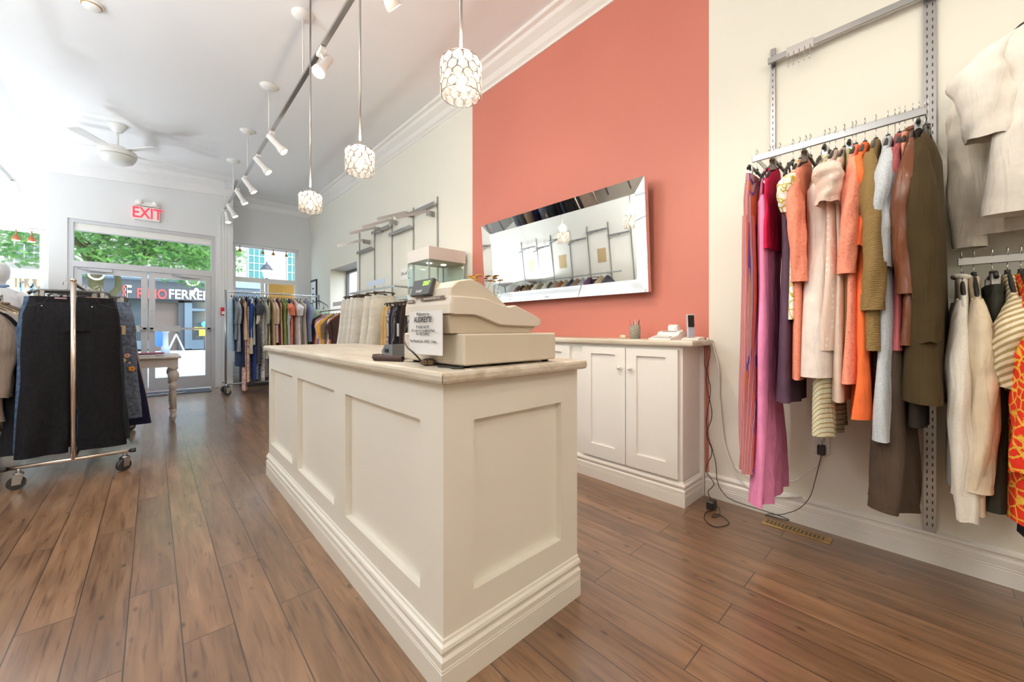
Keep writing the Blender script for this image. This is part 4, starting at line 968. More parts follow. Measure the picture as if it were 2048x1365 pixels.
# ================================================================== WALL FITTINGS
def upright(label, x, y, z0, z1, w=.018, side=-1, double=False, group='slotted wall uprights'):
    t = thing('slotted_upright', label, 'wall upright', (x, y, z0), group=group)
    xa, xb = (x-.014, x) if side < 0 else (x, x+.014)
    MB().box(xa, xb, y-w, y+w, z0, z1).build('channel', M_CHROME2, t)
    if double or side == -1 and y < 1:
        mb = MB(); n = int((z1-z0-.04)/.036); xs_ = xa-.0006 if side < 0 else xb+.0006
        for k in range(n):
            z = z0+.03+k*.036
            for dy in ((-.009, .009) if double else (0,)):
                mb.box(min(xs_, xs_+.0008), max(xs_, xs_+.0008), y+dy-.0022, y+dy+.0022, z, z+.016)
        mb.build('slots', M_SLOT, t)
    return t
XU = XR-.001
upright('narrow slotted chrome upright left of the near clothes rail', XU, .644, .30, 2.80, .012)
upright('wide double-slotted chrome upright at the right end of the clothes rail', XU, 0.004, .145, 3.1, .021, double=True)
def rail(label, x, y0, y1, z, brackets, h=.036, t_=.014, wallx=XR, name='hang_rail', group=None):
    t = thing(name, label, 'hanging rail', (x, (y0+y1)/2, z), group=group)
    MB().box(x-t_/2, x+t_/2, min(y0, y1), max(y0, y1), z-h, z, bev=.002).build('bar', M_CHROME2, t)
    for y in brackets:
        s = 1 if wallx > x else -1
        mb = MB(); mb.prism([(x+s*.005, z-.008), (wallx-s*.016, z-.004), (wallx-s*.016, z-.05), (wallx-s*.05, z-.04), (x+s*.005, z-.026)], 'y', y-.003, y+.003); mb.build('bracket', M_CHROME2, t)
    return t
rail('lower chrome rail carrying the colourful clothes', 2.40, .662, 0.012, 2.062, (.644, .016))
rail('empty upper chrome rail near the top of the wall', 2.69, .66, -.6, 2.73, (.644,))
mb = MB().box(2.675, 2.683, .44, .565, 2.685, 2.735)
hk = thing('hook_clip', 'clip of five small wire hooks on the upper rail', 'hook', (2.68, .5, 2.7))
mb.build('plate', M_CHROME, hk)
for k in range(5):
    y = .455+k*.025; MB().tube([(2.672, y, 2.70), (2.668, y, 2.63), (2.66, y, 2.615), (2.652, y, 2.63)], .0022, 6).build('hook', M_CHROME, hk)
rail('short chrome rail carrying the white sweater, right edge', 2.45, -.075, -.95, 1.412, (-.93,), h=.032)

# ================================================================== GARMENTS
def ring(hw, ht, z, n, xo=0, yo=0, amp=0, fr=5, ph=0, sl=0):
    ph = ph+1.6*math.sin(z*3.1+ph)
    hw = hw*(1+.025*math.sin(z*11+ph)); out = []
    for k in range(n):
        a = 2*PI*k/n; ca, sa = math.cos(a), math.sin(a)
        x = hw*math.copysign(abs(ca)**.8, ca); y = ht*math.copysign(abs(sa)**.8, sa)
        y += amp*math.sin(fr*x/max(hw, .01)*1.6+ph)*(1 if sa > 0 else .8)+amp*.4*math.sin(2.3*fr*x/max(hw, .01)+ph*2)
        out.append((xo+x, yo+y, z-sl*abs(x)))
    return out
def add_hanger(t, hw, zn, kind='shirt', m=M_BLACK, drop=.115, rail_r=.02, lo=False):
    n = 6 if lo else 8
    hk = [(0.0, 0.0, zn+.005), (0, 0, -.03), (.0, .0, -.012)]
    hook = [(0, 0, zn+.01), (0.0, 0, -.028)]+[(.0+.0, rail_r*math.cos(a)*0, 0) for a in ()]
    # hook curls over the rail in the plane of the hanger (local x)
    hook = [(0, 0, zn+.012), (0.004, 0, -.045), (.0165, 0, -.03)]+[(.0165*math.cos(a), 0, .006+.0165*math.sin(a)) for a in [PI*j/6 for j in range(0, 7)]]+[(-.0165, 0, -.012)]
    if kind == 'shirt':
        pts = [(-hw, 0, zn-drop), (-hw*.8, 0, zn-drop*.66), (-hw*.3, 0, zn-.018), (0, 0, zn), (hw*.3, 0, zn-.018), (hw*.8, 0, zn-drop*.66), (hw, 0, zn-drop)]
        h = MB().tube(pts, [.004, .007, .008, .01, .008, .007, .004], n, flat=1.2).cyl((0, 0, zn-.01), (0, 0, zn+.016), .008, n=n).build('hanger', m, t, local=True)
    else:
        h = MB().tube([(-hw, 0, zn-.022), (-hw+.02, 0, zn-.004), (0, 0, zn), (hw-.02, 0, zn-.004), (hw, 0, zn-.022)], .007, n, flat=1.3).cyl((0, 0, zn-.01), (0, 0, zn+.016), .008, n=n).build('hanger', m, t, local=True)
        for s in (-1, 1): MB().box(s*hw*.78-.012, s*hw*.78+.012, -.012, .012, zn-.06, zn-.006, bev=.002).build('clip', M_CHROME2 if m is not M_BROWNPL else M_BROWNPL, h, local=True)
    MB().tube(hook, .0016, 5).build('hook', M_CHROME, h, local=True)
    return h
def garment(label, cat, loc, rz, kind, L, m, name=None, hw=.2, flare=1.15, th=.028, sl=0, slr=.05, zn=-.085, group=None, amp=.009, fr=5, res=1.0,
            seed=0, m2=None, hm=M_BLACK, cuff=False, buttons=0, collar=False, tagl=False, notch=0, sway=0.0, slm=None, waistm=None, tiers=False):
    q = random.Random(seed*13+5)
    nm = name or {'top': 'shirt', 'strap': 'sleeveless_dress', 'pants': 'trousers', 'skirt': 'skirt'}[kind]
    t = thing(nm, label, cat, loc, rz, group)
    n = max(12, int(34*res)); ph = q.uniform(0, 6); nl = max(5, int(16*res)); lo = res < .7
    zb = -L
    mb = MB()
    if kind in ('top', 'strap'):
        if kind == 'top':
            rs = [(zn-.006, .05, .016, 0), (zn-.02, .075, .018, 0), (zn-.055, hw*.58, .017, .0), (zn-.1, hw*.92, .018, 0), (zn-.125, hw*1.0, th*.7, 0), (zn-.18, hw*1.02, th, .1)]
        else:
            rs = [(zn-.17, hw*.72, th*.7, .1), (zn-.2, hw*.82, th, .2)]
            for s in (-1, 1):
                for yy in (-.012, .012): MB
            for s in (-1, 1):
                st = MB().tube([(s*hw*.5, 0, zn-.028), (s*hw*.5, -.012, zn-.1), (s*hw*.5, -th*.6, zn-.18)], [.007, .009, .02], 6, flat=.5).tube([(s*hw*.5, 0, zn-.028), (s*hw*.5, .012, zn-.1), (s*hw*.5, th*.6, zn-.18)], [.007, .009, .02], 6, flat=.5)
                st.build('strap', m, t, local=True)
        z1 = rs[-1][0]
        for k in range(1, nl+1):
            u = k/nl; z = z1+(zb-z1)*u
            waist = 1-.1*math.sin(min(u*2.2, 1)*PI)
            rs.append((z, hw*(1.0 if kind == 'top' else .85)*waist*(1+(flare-1)*u**1.3), th*(1+.35*u), .3+.7*u))
        rings = [ring(w_, d_, z, n, xo=sway*(i/len(rs)), amp=amp*a_, fr=fr, ph=ph) for i, (z, w_, d_, a_) in enumerate(rs)]
        mb.loft(rings, False)
        mb.build('bodice', m, t, local=True)
        if sl:
            ns = max(5, int(22*res)); na = 8 if lo else 20
            for s in (-1, 1):
                pts, rr, rings = [], [], []; p2 = q.uniform(0, 6); p3 = q.uniform(0, 6)
                for k in range(ns+1):
                    u = k/ns
                    cx = s*(hw*.86+(.05+.35*slr)*min(1, u*4)**.7-.03*u+.006*math.sin(u*6+p2)); cy = .012*math.sin(u*3.3+p3); cz = zn-.1-sl*u
                    r0 = slr*(1.02-.3*u)*(.3+.7*min(1, u*3.0)**.8)
                    pts.append((cx, cy, cz)); rr.append(r0); rg = []
                    for j in range(na):
                        a = 2*PI*j/na
                        w_ = 1+(.10*math.sin(3*a+p2+u*4)+.07*math.sin(5*a-p3+u*9)+.05*math.sin(u*23+2*a+p2))*min(1, u*4)
                        rg.append((cx+r0*w_*math.cos(a)*1.05, cy+r0*w_*math.sin(a)*.78, cz+.25*r0*math.cos(a)*s*(1-u)*-1+.004*math.sin(4*a+p3)*u))
                    rings.append(rg)
                sv = MB(); sv.loft(rings, False)
                so_ = sv.build('sleeve', slm or m, t, local=True)
                if cuff:
                    e = pts[-1]; r0 = rr[-1]
                    cu = MB().tube([(e[0], e[1], e[2]+.055), (e[0], e[1], e[2]-.012)], [r0*1.08, r0*1.12], 12, flat=.8, caps=False).build('cuff', slm or m, so_, local=True)
                    for b_ in range(buttons): MB().sphere((e[0]-(s*0)-r0*.9 if s < 0 else e[0]+r0*.9, e[1]-r0*.35, e[2]+.04-.034*b_), (.006, .006, .006), 8, 5).build('button', M_CHROME, so_, local=True)
        if collar:
            MB().tube([(.055*math.cos(a), .02*math.sin(a), zn-.002+.004*math.sin(a)) for a in [2*PI*k/12 for k in range(13)]], .011, 8, caps=False).build('collar', m2 or m, t, local=True)
    elif kind == 'pants':
        zt = zn-.05; cr = zt-.26
        k_ = [(zt, hw*.86, th*.8), (zt-.035, hw*.87, th*.85), (zt-.04, hw*.88, th), (zt-.13, hw*.97, th*1.25), (cr, hw*1.02, th*1.25)]
        mb.loft([ring(w_, d_, z, n, amp=amp*.25, fr=fr, ph=ph) for z, w_, d_ in k_], False)
        for s in (-1, 1):
            rings = []
            for k in range(nl+1):
                u = k/nl; z = cr+.04+(zb-cr-.04)*u
                cx = s*hw*(.5+.03*u+.5*(flare-1)*u); w_ = hw*(.515-.045*u+.36*(flare-1)*u-.03*math.sin(u*PI)); d_ = th*(1.15+.2*u)
                rings.append(ring(w_, d_, z, n, xo=cx+sway*u, amp=amp*(.2+.8*u), fr=fr*.5, ph=ph+s))
            mb.loft(rings, False)
        mb.build('legs', m, t, local=True)
        wb = MB(); wb.loft([ring(hw*.885, th*.95, zt+.002, n), ring(hw*.895, th*.98, zt-.036, n)], False); wb.build('waistband', waistm or m, t, local=True)
    elif kind == 'skirt':
        zt = zn-.05; rings = []
        for k in range(nl+1):
            u = k/nl; z = zt+(zb-zt)*u; rings.append(ring(hw*.75*(1+(flare-1)*u**.8), th*(.9+.5*u), z, n, xo=sway*u, amp=amp*(.15+u), fr=fr, ph=ph))
        mb.loft(rings, False).build('panel', m, t, local=True)
        MB().loft([ring(hw*.77, th, zt+.002, n), ring(hw*.78, th, zt-.04, n)], False).build('waistband', waistm or m, t, local=True)
    add_hanger(t, hw*(.92 if kind in ('top', 'strap') else .8), zn, 'shirt' if kind in ('top', 'strap') else 'clip', hm, lo=lo)
    if tagl:
        MB().box(-hw*1.02-.0, -hw*1.02+.0015, -.035, .01, zn-.34, zn-.26).build('price_tag', M_PAPER, t, local=True)
    return t

f_ = fabric
GRN = 'clothes on the near wall rail'
def near(px, kind, bot, m, label, cat, **k):
    y = atX(px, 300, 2.40).y; xr = k.pop('x', 2.40)
    zb = zAt(bot, xr-.12, y); k.setdefault('zn', -.1)
    return garment(label, cat, (xr, y, 2.068), k.pop('rz', 0), kind, 2.068-zb, m, group=GRN, seed=int(px), **k)
near(1514, 'pants', 938, f_('stripe', (.62, .16, .06), (.10, .09, .42), (.55, .35, .3), 1.3), 'blue and rust striped long trousers at the left end of the rail', 'trousers', hw=.19, th=.02, amp=.016, fr=7, flare=1.25)
near(1540, 'strap', 1002, f_('plain', (.83, .28, .52)), 'bright pink long buttoned dress beside the striped trousers', 'dress', hw=.2, th=.026, amp=.018, fr=6, flare=1.35, name='long_dress')
near(1549, 'top', 500, f_('plain', (.6, .01, .07)), 'crimson top tucked behind the pink dress', 'top', hw=.17, th=.016, flare=1.05)
near(1586, 'strap', 803, f_('plain', (.10, .055, .09)), 'dark plum sleeveless dress behind the gold chain print blouse', 'dress', hw=.2, th=.028, flare=1.2, amp=.01, name='plum_dress')
near(1600, 'top', 640, f_('chain', (.86, .84, .78), (.5, .38, .03), sc_=1.6), 'white blouse with gold chain print and short sleeves', 'blouse', hw=.18, th=.02, sl=.2, slr=.06, name='blouse')
near(1612, 'top', 757, f_('lace', (.78, .27, .18)), 'coral lace long-sleeved top left of the white dress', 'top', hw=.2, th=.02, sl=.52, slr=.05, cuff=True, name='lace_top')
near(1650, 'strap', 752, f_('plain', (.78, .7, .65)), 'white strappy dress in the middle of the rail', 'dress', hw=.235, th=.055, flare=1.25, amp=.012, fr=3, name='white_dress')
near(1659, 'skirt', 868, f_('diag', (.62, .62, .46), (.16, .2, .06), (.75, .4, .22), 1.3), 'green and white abstract print pleated skirt', 'skirt', hw=.19, th=.03, flare=1.5, amp=.016, fr=8)
near(1671, 'top', 700, f_('dots', (.74, .58, .50), (.82, .72, .66), None, 1.2), 'blush blouse with ruffled short sleeves over the white dress', 'blouse', hw=.21, th=.026, sl=.2, slr=.075, amp=.014, name='ruffled_blouse')
near(1689, 'top', 800, f_('plain', (.66, .52, .43)), 'pale beige blouse behind the ruffled blouse', 'blouse', hw=.2, th=.02, flare=1.15, name='blouse')
near(1705, 'pants', 690, f_('stripe', (.3, .3, .1), (.5, .5, .35), None, 1.4), 'olive striped trousers behind the ruffled blouse', 'trousers', hw=.16, th=.014)
near(1712, 'top', 765, f_('lace', (.80, .29, .2)), 'coral lace long-sleeved top right of the ruffled blouse', 'top', hw=.2, th=.022, sl=.5, slr=.05, cuff=True, name='lace_top')
near(1730, 'top', 833, f_('plain', (.88, .18, .05)), 'bright orange long blouse beside the olive sweater', 'blouse', hw=.2, th=.026, sl=.4, slr=.035, amp=.014, name='long_blouse')
near(1752, 'top', 700, f_('knit', (.28, .185, .07)), 'olive brown knitted sweater with a long ribbed sleeve', 'sweater', hw=.21, th=.032, sl=.66, slr=.06, cuff=True, name='sweater')
near(1776, 'top', 876, f_('tweed', (.42, .47, .52), (.58, .62, .66)), 'pale blue grey fleece top with a wide draped sleeve', 'top', hw=.2, th=.03, sl=.5, slr=.062, name='fleece_top', flare=1.2)
near(1790, 'skirt', 1015, f_('plain', (.075, .05, .035)), 'dark brown gathered long skirt below the rose top', 'skirt', hw=.22, th=.045, flare=1.35, amp=.02, fr=5, zn=-.52, name='long_skirt')
near(1799, 'top', 700, f_('stripe', (.33, .07, .08), (.42, .16, .16), None, 1.2), 'dusty rose pleated top beside the brown leather jacket', 'top', hw=.19, th=.02, sl=.4, slr=.045, cuff=True, name='pleated_top')
near(1810, 'top', 650, f_('plain', (.7, .33, .22)), 'peach pink blouse behind the leather jacket', 'blouse', hw=.18, th=.016, name='blouse')
near(1826, 'top', 690, f_('leather', (.14, .042, .014), rough=.3), 'shiny brown leather jacket with buttoned cuffs', 'jacket', hw=.22, th=.036, sl=.6, slr=.062, cuff=True, buttons=2, collar=True, name='leather_jacket')
near(1838, 'pants', 850, f_('plain', (.02, .015, .012)), 'black trousers between the leather jacket and the olive dress', 'trousers', hw=.19, th=.018)
near(1850, 'top', 800, f_('plain', (.055, .036, .013)), 'dark olive sleeved dress at the right end of the rail', 'dress', hw=.24, th=.05, sl=.8, slr=.06, flare=1.2, amp=.01, fr=3, name='olive_dress')
near(1856, 'strap', 790, f_('plain', (.035, .022, .015)), 'dark brown slip dress squeezed behind the olive dress', 'dress', hw=.2, th=.02, name='slip_dress')
for px, lb in ((1560, 'after the crimson top'), (1621, 'before the white dress')):
    y = atX(px, 300, 2.4).y; t = thing('empty_hanger', 'brown clip hanger on the near rail %s' % lb, 'hanger', (2.4, y, 2.068), group='spare hangers on the near wall rail'); add_hanger(t, .17, -.1, 'clip', M_BROWNPL)
# right lower rail
def low(y, kind, bot, m, label, cat, **k):
    zb = zAt(bot, 2.30, y); k.setdefault('zn', -.085)
    return garment(label, cat, (2.45, y, 1.419), k.pop('rz', 0), kind, 1.419-zb, m, seed=int(-y*1000), **k)
low(-.085, 'top', 985, f_('tweed', (.80, .76, .68), (.72, .68, .6)), 'fluffy cream sweater with long drooping sleeve on the lower right rail', 'sweater', hw=.2, th=.028, sl=.83, slr=.055, collar=True, name='sweater', sway=.0)
low(-.118, 'top', 1020, f_('plain', (.66, .55, .4)), 'beige jacket behind the cream sweater', 'jacket', hw=.2, th=.02, sl=.7, slr=.06, cuff=True, name='jacket')
low(-.165, 'pants', 1018, f_('plain', (.035, .035, .025)), 'dark green black trousers right of the cream sweater', 'trousers', hw=.19, th=.026, tagl=True)
low(-.203, 'top', 780, f_('hstripe', (.72, .62, .45), (.35, .26, .12)), 'cream and brown striped knotted blouse on the right rail', 'blouse', hw=.22, th=.03, sl=.32, slr=.07, name='striped_blouse')
low(-.235, 'top', 1035, f_('chain', (.75, .035, .015), (.75, .45, .05), sc_=1.5), 'red blouse with gold chain print at the right edge', 'blouse', hw=.25, th=.04, sl=.6, slr=.085, amp=.012, name='red_blouse')
low(-.27, 'top', 1095, f_('denim', (.02, .025, .05), (.05, .06, .1)), 'navy long cardigan below the red blouse at the right edge', 'cardigan', hw=.24, th=.03, sl=.75, slr=.06, cuff=True, name='cardigan')
# upper white garments facing the room on a faceout arm
t = thing('faceout_arm', 'chrome straight arm holding the white tops above the right rail', 'hanging arm', (2.6, -.42, 2.44))
MB().box(2.25, XU-.014, -.427, -.413, 2.425, 2.445).build('arm', M_CHROME2, t)
upright('slotted chrome upright behind the white tops', XU, -.42, .15, 3.1, .012)
garment('ivory long-sleeved jacket hanging behind the white top, upper right', 'jacket', (2.60, -.36, 2.447), PI/2, 'top', .93, f_('plain', (.80, .75, .66)), hw=.235, th=.045, sl=.78, slr=.062, name='jacket', collar=True, seed=4, amp=.012, cuff=True)
garment('white open-sleeved top at the upper right edge', 'top', (2.45, -.42, 2.447), PI/2, 'top', .88, f_('plain', (.84, .80, .73)), hw=.25, th=.05, sl=.38, slr=.085, name='blouse', seed=5, amp=.012)

# ---- far part of the right wall: uprights, bars, arms
UY = [4.387, 5.024, 5.703, 6.352, 6.996]
for y, lb in zip(UY, ('nearest the display case', 'second from the display case', 'in the middle of the far display wall', 'second from the side window', 'nearest the side window')):
    upright('thin chrome wall upright %s' % lb, XU, y, .3, 2.85, .011, group='uprights along the far display wall')
bars = [(4.387, 5.024, 2.78), (5.024, 5.703, 2.60), (5.703, 6.352, 2.74), (6.352, 6.996, 2.50)]
for i, (a, b_, z) in enumerate(bars):
    rail('empty chrome crossbar high on the far wall, %s' % ('nearest', 'second away', 'third away', 'farthest')[i], XR-.06, a, b_, z, (), h=.05, name='crossbar', group='crossbars on the far display wall')
arms = [((726, 480), (675, 492)), ((751, 455), (700, 467)), ((779, 440), (724.6, 454.7)), ((812, 425), (754.5, 438.5)), ((853, 422), (792, 436))]
for i, (p, q_) in enumerate(arms):
    a = atX(p[0], p[1], 2.62)
    # straight waterfall arm leaving the wall, sloping down; keep its real length about half a metre
    e = atX(q_[0], q_[1], 2.25)
    t = thing('waterfall_arm', 'sloping chrome display arm, %s on the far wall' % ('lowest and farthest left', 'second from the far left', 'middle one', 'second from the right', 'nearest and highest')[i], 'display arm', tuple(a), group='display arms on the far wall')
    d_ = (e-a); e2 = a+d_.normalized()*min(d_.length, .75)
    n_ = Vector((0, 0, 1)); T = basis(a, d_.normalized(), (0, 0, 1))
    MB().box(0, (e2-a).length, -.02, .02, -.006, .006, T=T).build('bar', M_CHROME2, t)
    MB().box(2.62, XU-.001, a.y-.012, a.y+.012, a.z-.06, a.z+.01).build('bracket', M_CHROME2, t)
# rails with clothes on far wall
def wallrail(label, x, y0, y1, z, nb=2): return rail(label, x, y0, y1, z, (y0+.02, y1-.02), h=.03)
wallrail('chrome rail carrying the cream trousers on the far wall', 2.42, 4.95, 6.6, 1.72)
wallrail('chrome rail carrying the dark trousers behind the register', 2.42, 4.15, 4.95, 1.54)
GC = 'cream trousers on the far wall rail'
for i, (y, c) in enumerate(((6.45, (.75, .71, .62)), (6.28, (.72, .68, .6)), (6.1, (.77, .73, .66)), (5.92, (.7, .66, .57)), (5.55, (.74, .69, .6)), (5.3, (.72, .68, .58)))):
    garment('cream trousers %s on the far wall rail' % ('farthest along', 'second from the far end', 'third from the far end', 'fourth from the far end', 'hung apart from the first four', 'nearest the tan trousers')[i], 'trousers', (2.42, y, 1.726), R(rnd.uniform(-14, 10)), 'pants', 1.25, f_('plain', c), hw=.2, th=.04, res=.7, seed=i+40, flare=1.65, amp=.014, group=GC, hm=M_BROWNPL)
lst = [(4.90, 'tan trousers', (.55, .36, .15), 'pants'), (4.83, 'golden tan trousers', (.6, .38, .14), 'pants'), (4.76, 'grey print tunic', (.25, .22, .2), 'top'), (4.69, 'navy trousers', (.015, .015, .035), 'pants'), (4.60, 'black pinstripe trousers', (.02, .015, .02), 'pants'), (4.50, 'black trousers', (.012, .012, .014), 'pants'), (4.40, 'dark brown trousers', (.04, .025, .02), 'pants'), (4.30, 'charcoal trousers', (.03, .03, .035), 'pants'), (4.22, 'black striped skirt', (.02, .02, .025), 'skirt')]
def rackrow(lst, make, rackname):
    for i, it in enumerate(lst):
        nm = it[1]; pv = lst[i-1][1] if i else None; nx = lst[i+1][1] if i < len(lst)-1 else None
        if pv and nx: lb = '%s between %s and %s on %s' % (nm, pv, nx, rackname)
        elif nx: lb = '%s next to %s, at one end of %s' % (nm, nx, rackname)
        else: lb = '%s next to %s, at one end of %s' % (nm, pv, rackname)
        make(i, it, lb)
def mk(i, it, lb):
    y, nm, c, kd = it
    mt = f_('stripe', c, (.35, .3, .3), None, 1.5) if 'stripe' in nm else f_('floral', c, (.6, .55, .5)) if 'print' in nm else f_('plain', c)
    o = garment(lb, nm.split()[-1], (2.42, y, 1.546), R(rnd.uniform(-12, 8)), kd, 1.1, mt, hw=.21, th=.03, res=.6, seed=i+60, flare=1.15, group='dark trousers rail clothes', hm=M_BROWNPL)
    if nm in ('grey print tunic', 'black trousers'):
        MB().box(-.2, -.15, -.045, -.042, -.52, -.36).build('price_tag', M_PAPER, o, local=True)
rackrow(lst, mk, 'the register rail')
# low floor rack by side window
rk = thing('wall_rack', 'low chrome rack under the side window carrying mixed tops', 'clothes rack', (2.42, 7.3, 0))
MB().cyl((2.42, 6.75, 1.46), (2.42, 8.15, 1.46), .012).cyl((2.42, 6.75, .05), (2.42, 6.75, 1.46), .012).cyl((2.42, 8.15, .05), (2.42, 8.15, 1.46), .012).build('frame', M_CHROME2, rk)
MB().cyl((2.2, 6.75, .03), (2.6, 6.75, .03), .015).cyl((2.2, 8.15, .03), (2.6, 8.15, .03), .015).build('feet', M_CHROME2, rk)
lst = [(8.05, 'black top', (.02, .02, .03), 'plain', 0), (7.93, 'dark wine top', (.1, .02, .03), 'plain', 0), (7.8, 'amber orange top', (.7, .25, .05), 'plain', 0), (7.68, 'lilac top', (.33, .22, .36), 'plain', 0), (7.52, 'pale pink shirt', (.75, .6, .58), 'plain', 1), (7.4, 'yellow floral blouse', (.85, .35, .03), 'floral', 1), (7.25, 'taupe blouse', (.2, .14, .12), 'plain', 1), (7.12, 'cream white shirt', (.72, .68, .58), 'plain', 0), (6.98, 'orange knit top', (.6, .13, .04), 'plain', 0), (6.86, 'dark brown jacket', (.07, .035, .03), 'plain', 1)]
def mk(i, it, lb):
    y, nm, c, kd, s = it
    garment(lb, nm.split()[-1], (2.42, y, 1.473), R(rnd.uniform(-18, 12)), 'top', rnd.uniform(.8, 1.0), f_(kd, c, (.8, .6, .05), (.6, .05, .05), 1.4), hw=.2, th=.035, res=.55, seed=i+80, sl=.35*s, slr=.05, group='tops on the side window rack', hm=M_BROWNPL)
rackrow(lst, mk, 'the low rack')
# lettered sale headers on rails
sg = single(MB().box(2.405, 2.41, 5.25, 5.85, 1.76, 1.84), 'rail_sign', mat('pale_blue_card', (.55, .65, .8), .6), 'pale blue card sign strip above the cream trousers', 'sign')
sg = single(MB().box(2.405, 2.41, 6.9, 7.4, 1.53, 1.6), 'rail_sign', mat('grey_card', (.5, .5, .5), .6), 'small grey card sign strip above the low rack', 'sign')
wsn = thing('wall_price_sign', 'small white discount sign on the wall beside the display case', 'sign', (XR-.003, 5.14, 2.03))
a = atX(808, 548, XR-.004)
MB().box(XR-.004, XR-.001, a.y-.11, a.y+.11, a.z-.09, a.z+.09).build('card', M_PAPER, wsn)
text('lettering', '25% off', basis((XR-.005, a.y, a.z), (0, -1, 0), (0, 0, 1)), .065, M_INK, wsn, .0003)
# framed picture near the corner
pf = thing('framed_picture', 'black framed picture on the right wall near the front corner', 'picture', (XR-.01, 9.7, 1.9))
MB().box(XR-.025, XR-.001, 9.47, 9.90, 1.5, 2.25).build('frame', M_BLACK, pf)
MB().box(XR-.028, XR-.025, 9.51, 9.86, 1.55, 2.2).build('print', M_PAPER, pf)
mb = MB()
for z in (1.75, 1.9, 2.03): mb.box(XR-.029, XR-.028, 9.62, 9.76, z, z+.03)
mb.build('print_marks', M_INK, pf)

# ================================================================== DISPLAY CASE
dx0, dx1, dy0, dy1 = 2.205, 2.70, 3.72, 4.2
dc = thing('glass_display_case', 'tall glass display case with white top beside the coral wall', 'display case', ((dx0+dx1)/2, (dy0+dy1)/2, 0))
zt1, zt0 = 2.03, 1.885
MB().box(dx0, dx1, dy0, dy1, zt0, zt1, bev=.004).build('top_box', mat('case_white', (.74, .71, .67), .5), dc)
MB().box(dx0, dx1, dy0, dy1, 0, .75, bev=.004).build('plinth', mat('case_white', (.74, .71, .67), .5), dc)
for x, y in ((dx0+.012, dy0+.012), (dx1-.012, dy0+.012), (dx0+.012, dy1-.012), (dx1-.012, dy1-.012)): MB().box(x-.008, x+.008, y-.008, y+.008, .75, zt0).build('post', M_CHROME2, dc)
for r in ((dx0, dx1, dy0, dy0+.005), (dx0, dx1, dy1-.005, dy1), (dx0, dx0+.005, dy0, dy1), (dx1-.005, dx1, dy0, dy1)): MB().box(r[0], r[1], r[2], r[3], .75, zt0).build('glass_side', CASEGLASS, dc)
for z in (1.15, 1.5): MB().box(dx0+.01, dx1-.01, dy0+.01, dy1-.01, z, z+.006).build('glass_shelf', CASEGLASS, dc)
for x in (dx0+.15, dx1-.15): MB().lathe([(.03, zt0), (.03, zt0-.006), (.001, zt0-.007)], (x, (dy0+dy1)/2, 0), 16).build('downlight', M_SPOTGLOW, dc)
s = spot((dx0+.25, (dy0+dy1)/2, zt0-.02), (dx0+.25, (dy0+dy1)/2, 0), 6, 120); child_light(s, dc)
# flower vase
fp = Vector((2.52, 3.42, WT))
fvs = thing('flower_vase', 'pale vase of yellow flowers on the far end of the wall worktop', 'flowers', tuple(fp))
MB().lathe([(.035, 0), (.05, .05), (.045, .15), (.025, .24), (.03, .28), (.026, .28), (.02, .24)], tuple(fp), 16).build('vase', M_WHITE, fvs)
M_FLO = mat('petal_yellow', (.85, .5, .1), .7); q = random.Random(4)
for k, (px, py) in enumerate(((940, 553), (948, 556), (957, 551), (953, 560), (944, 562))):
    c = atX(px, py, 2.50+.02*(k % 3)); mb = MB()
    MB().tube([(fp.x, fp.y, WT+.2), tuple((Vector((fp.x, fp.y, WT+.2))+c)/2+Vector((0, 0, .02))), tuple(c)], .002, 5).build('stem', mat('stem_green', (.1, .25, .05), .6), fvs)
    for j in range(8):
        a = 2*PI*j/8; T = Matrix.Translation(c) @ Euler((.5*q.random(), .5*q.random(), a)).to_matrix().to_4x4()
        mb.sphere((.018, 0, .004), (.02, .012, .006), 8, 4, T=T)
    mb.sphere(tuple(c), .012, 8, 5); mb.build('flower_head', M_FLO, fvs)

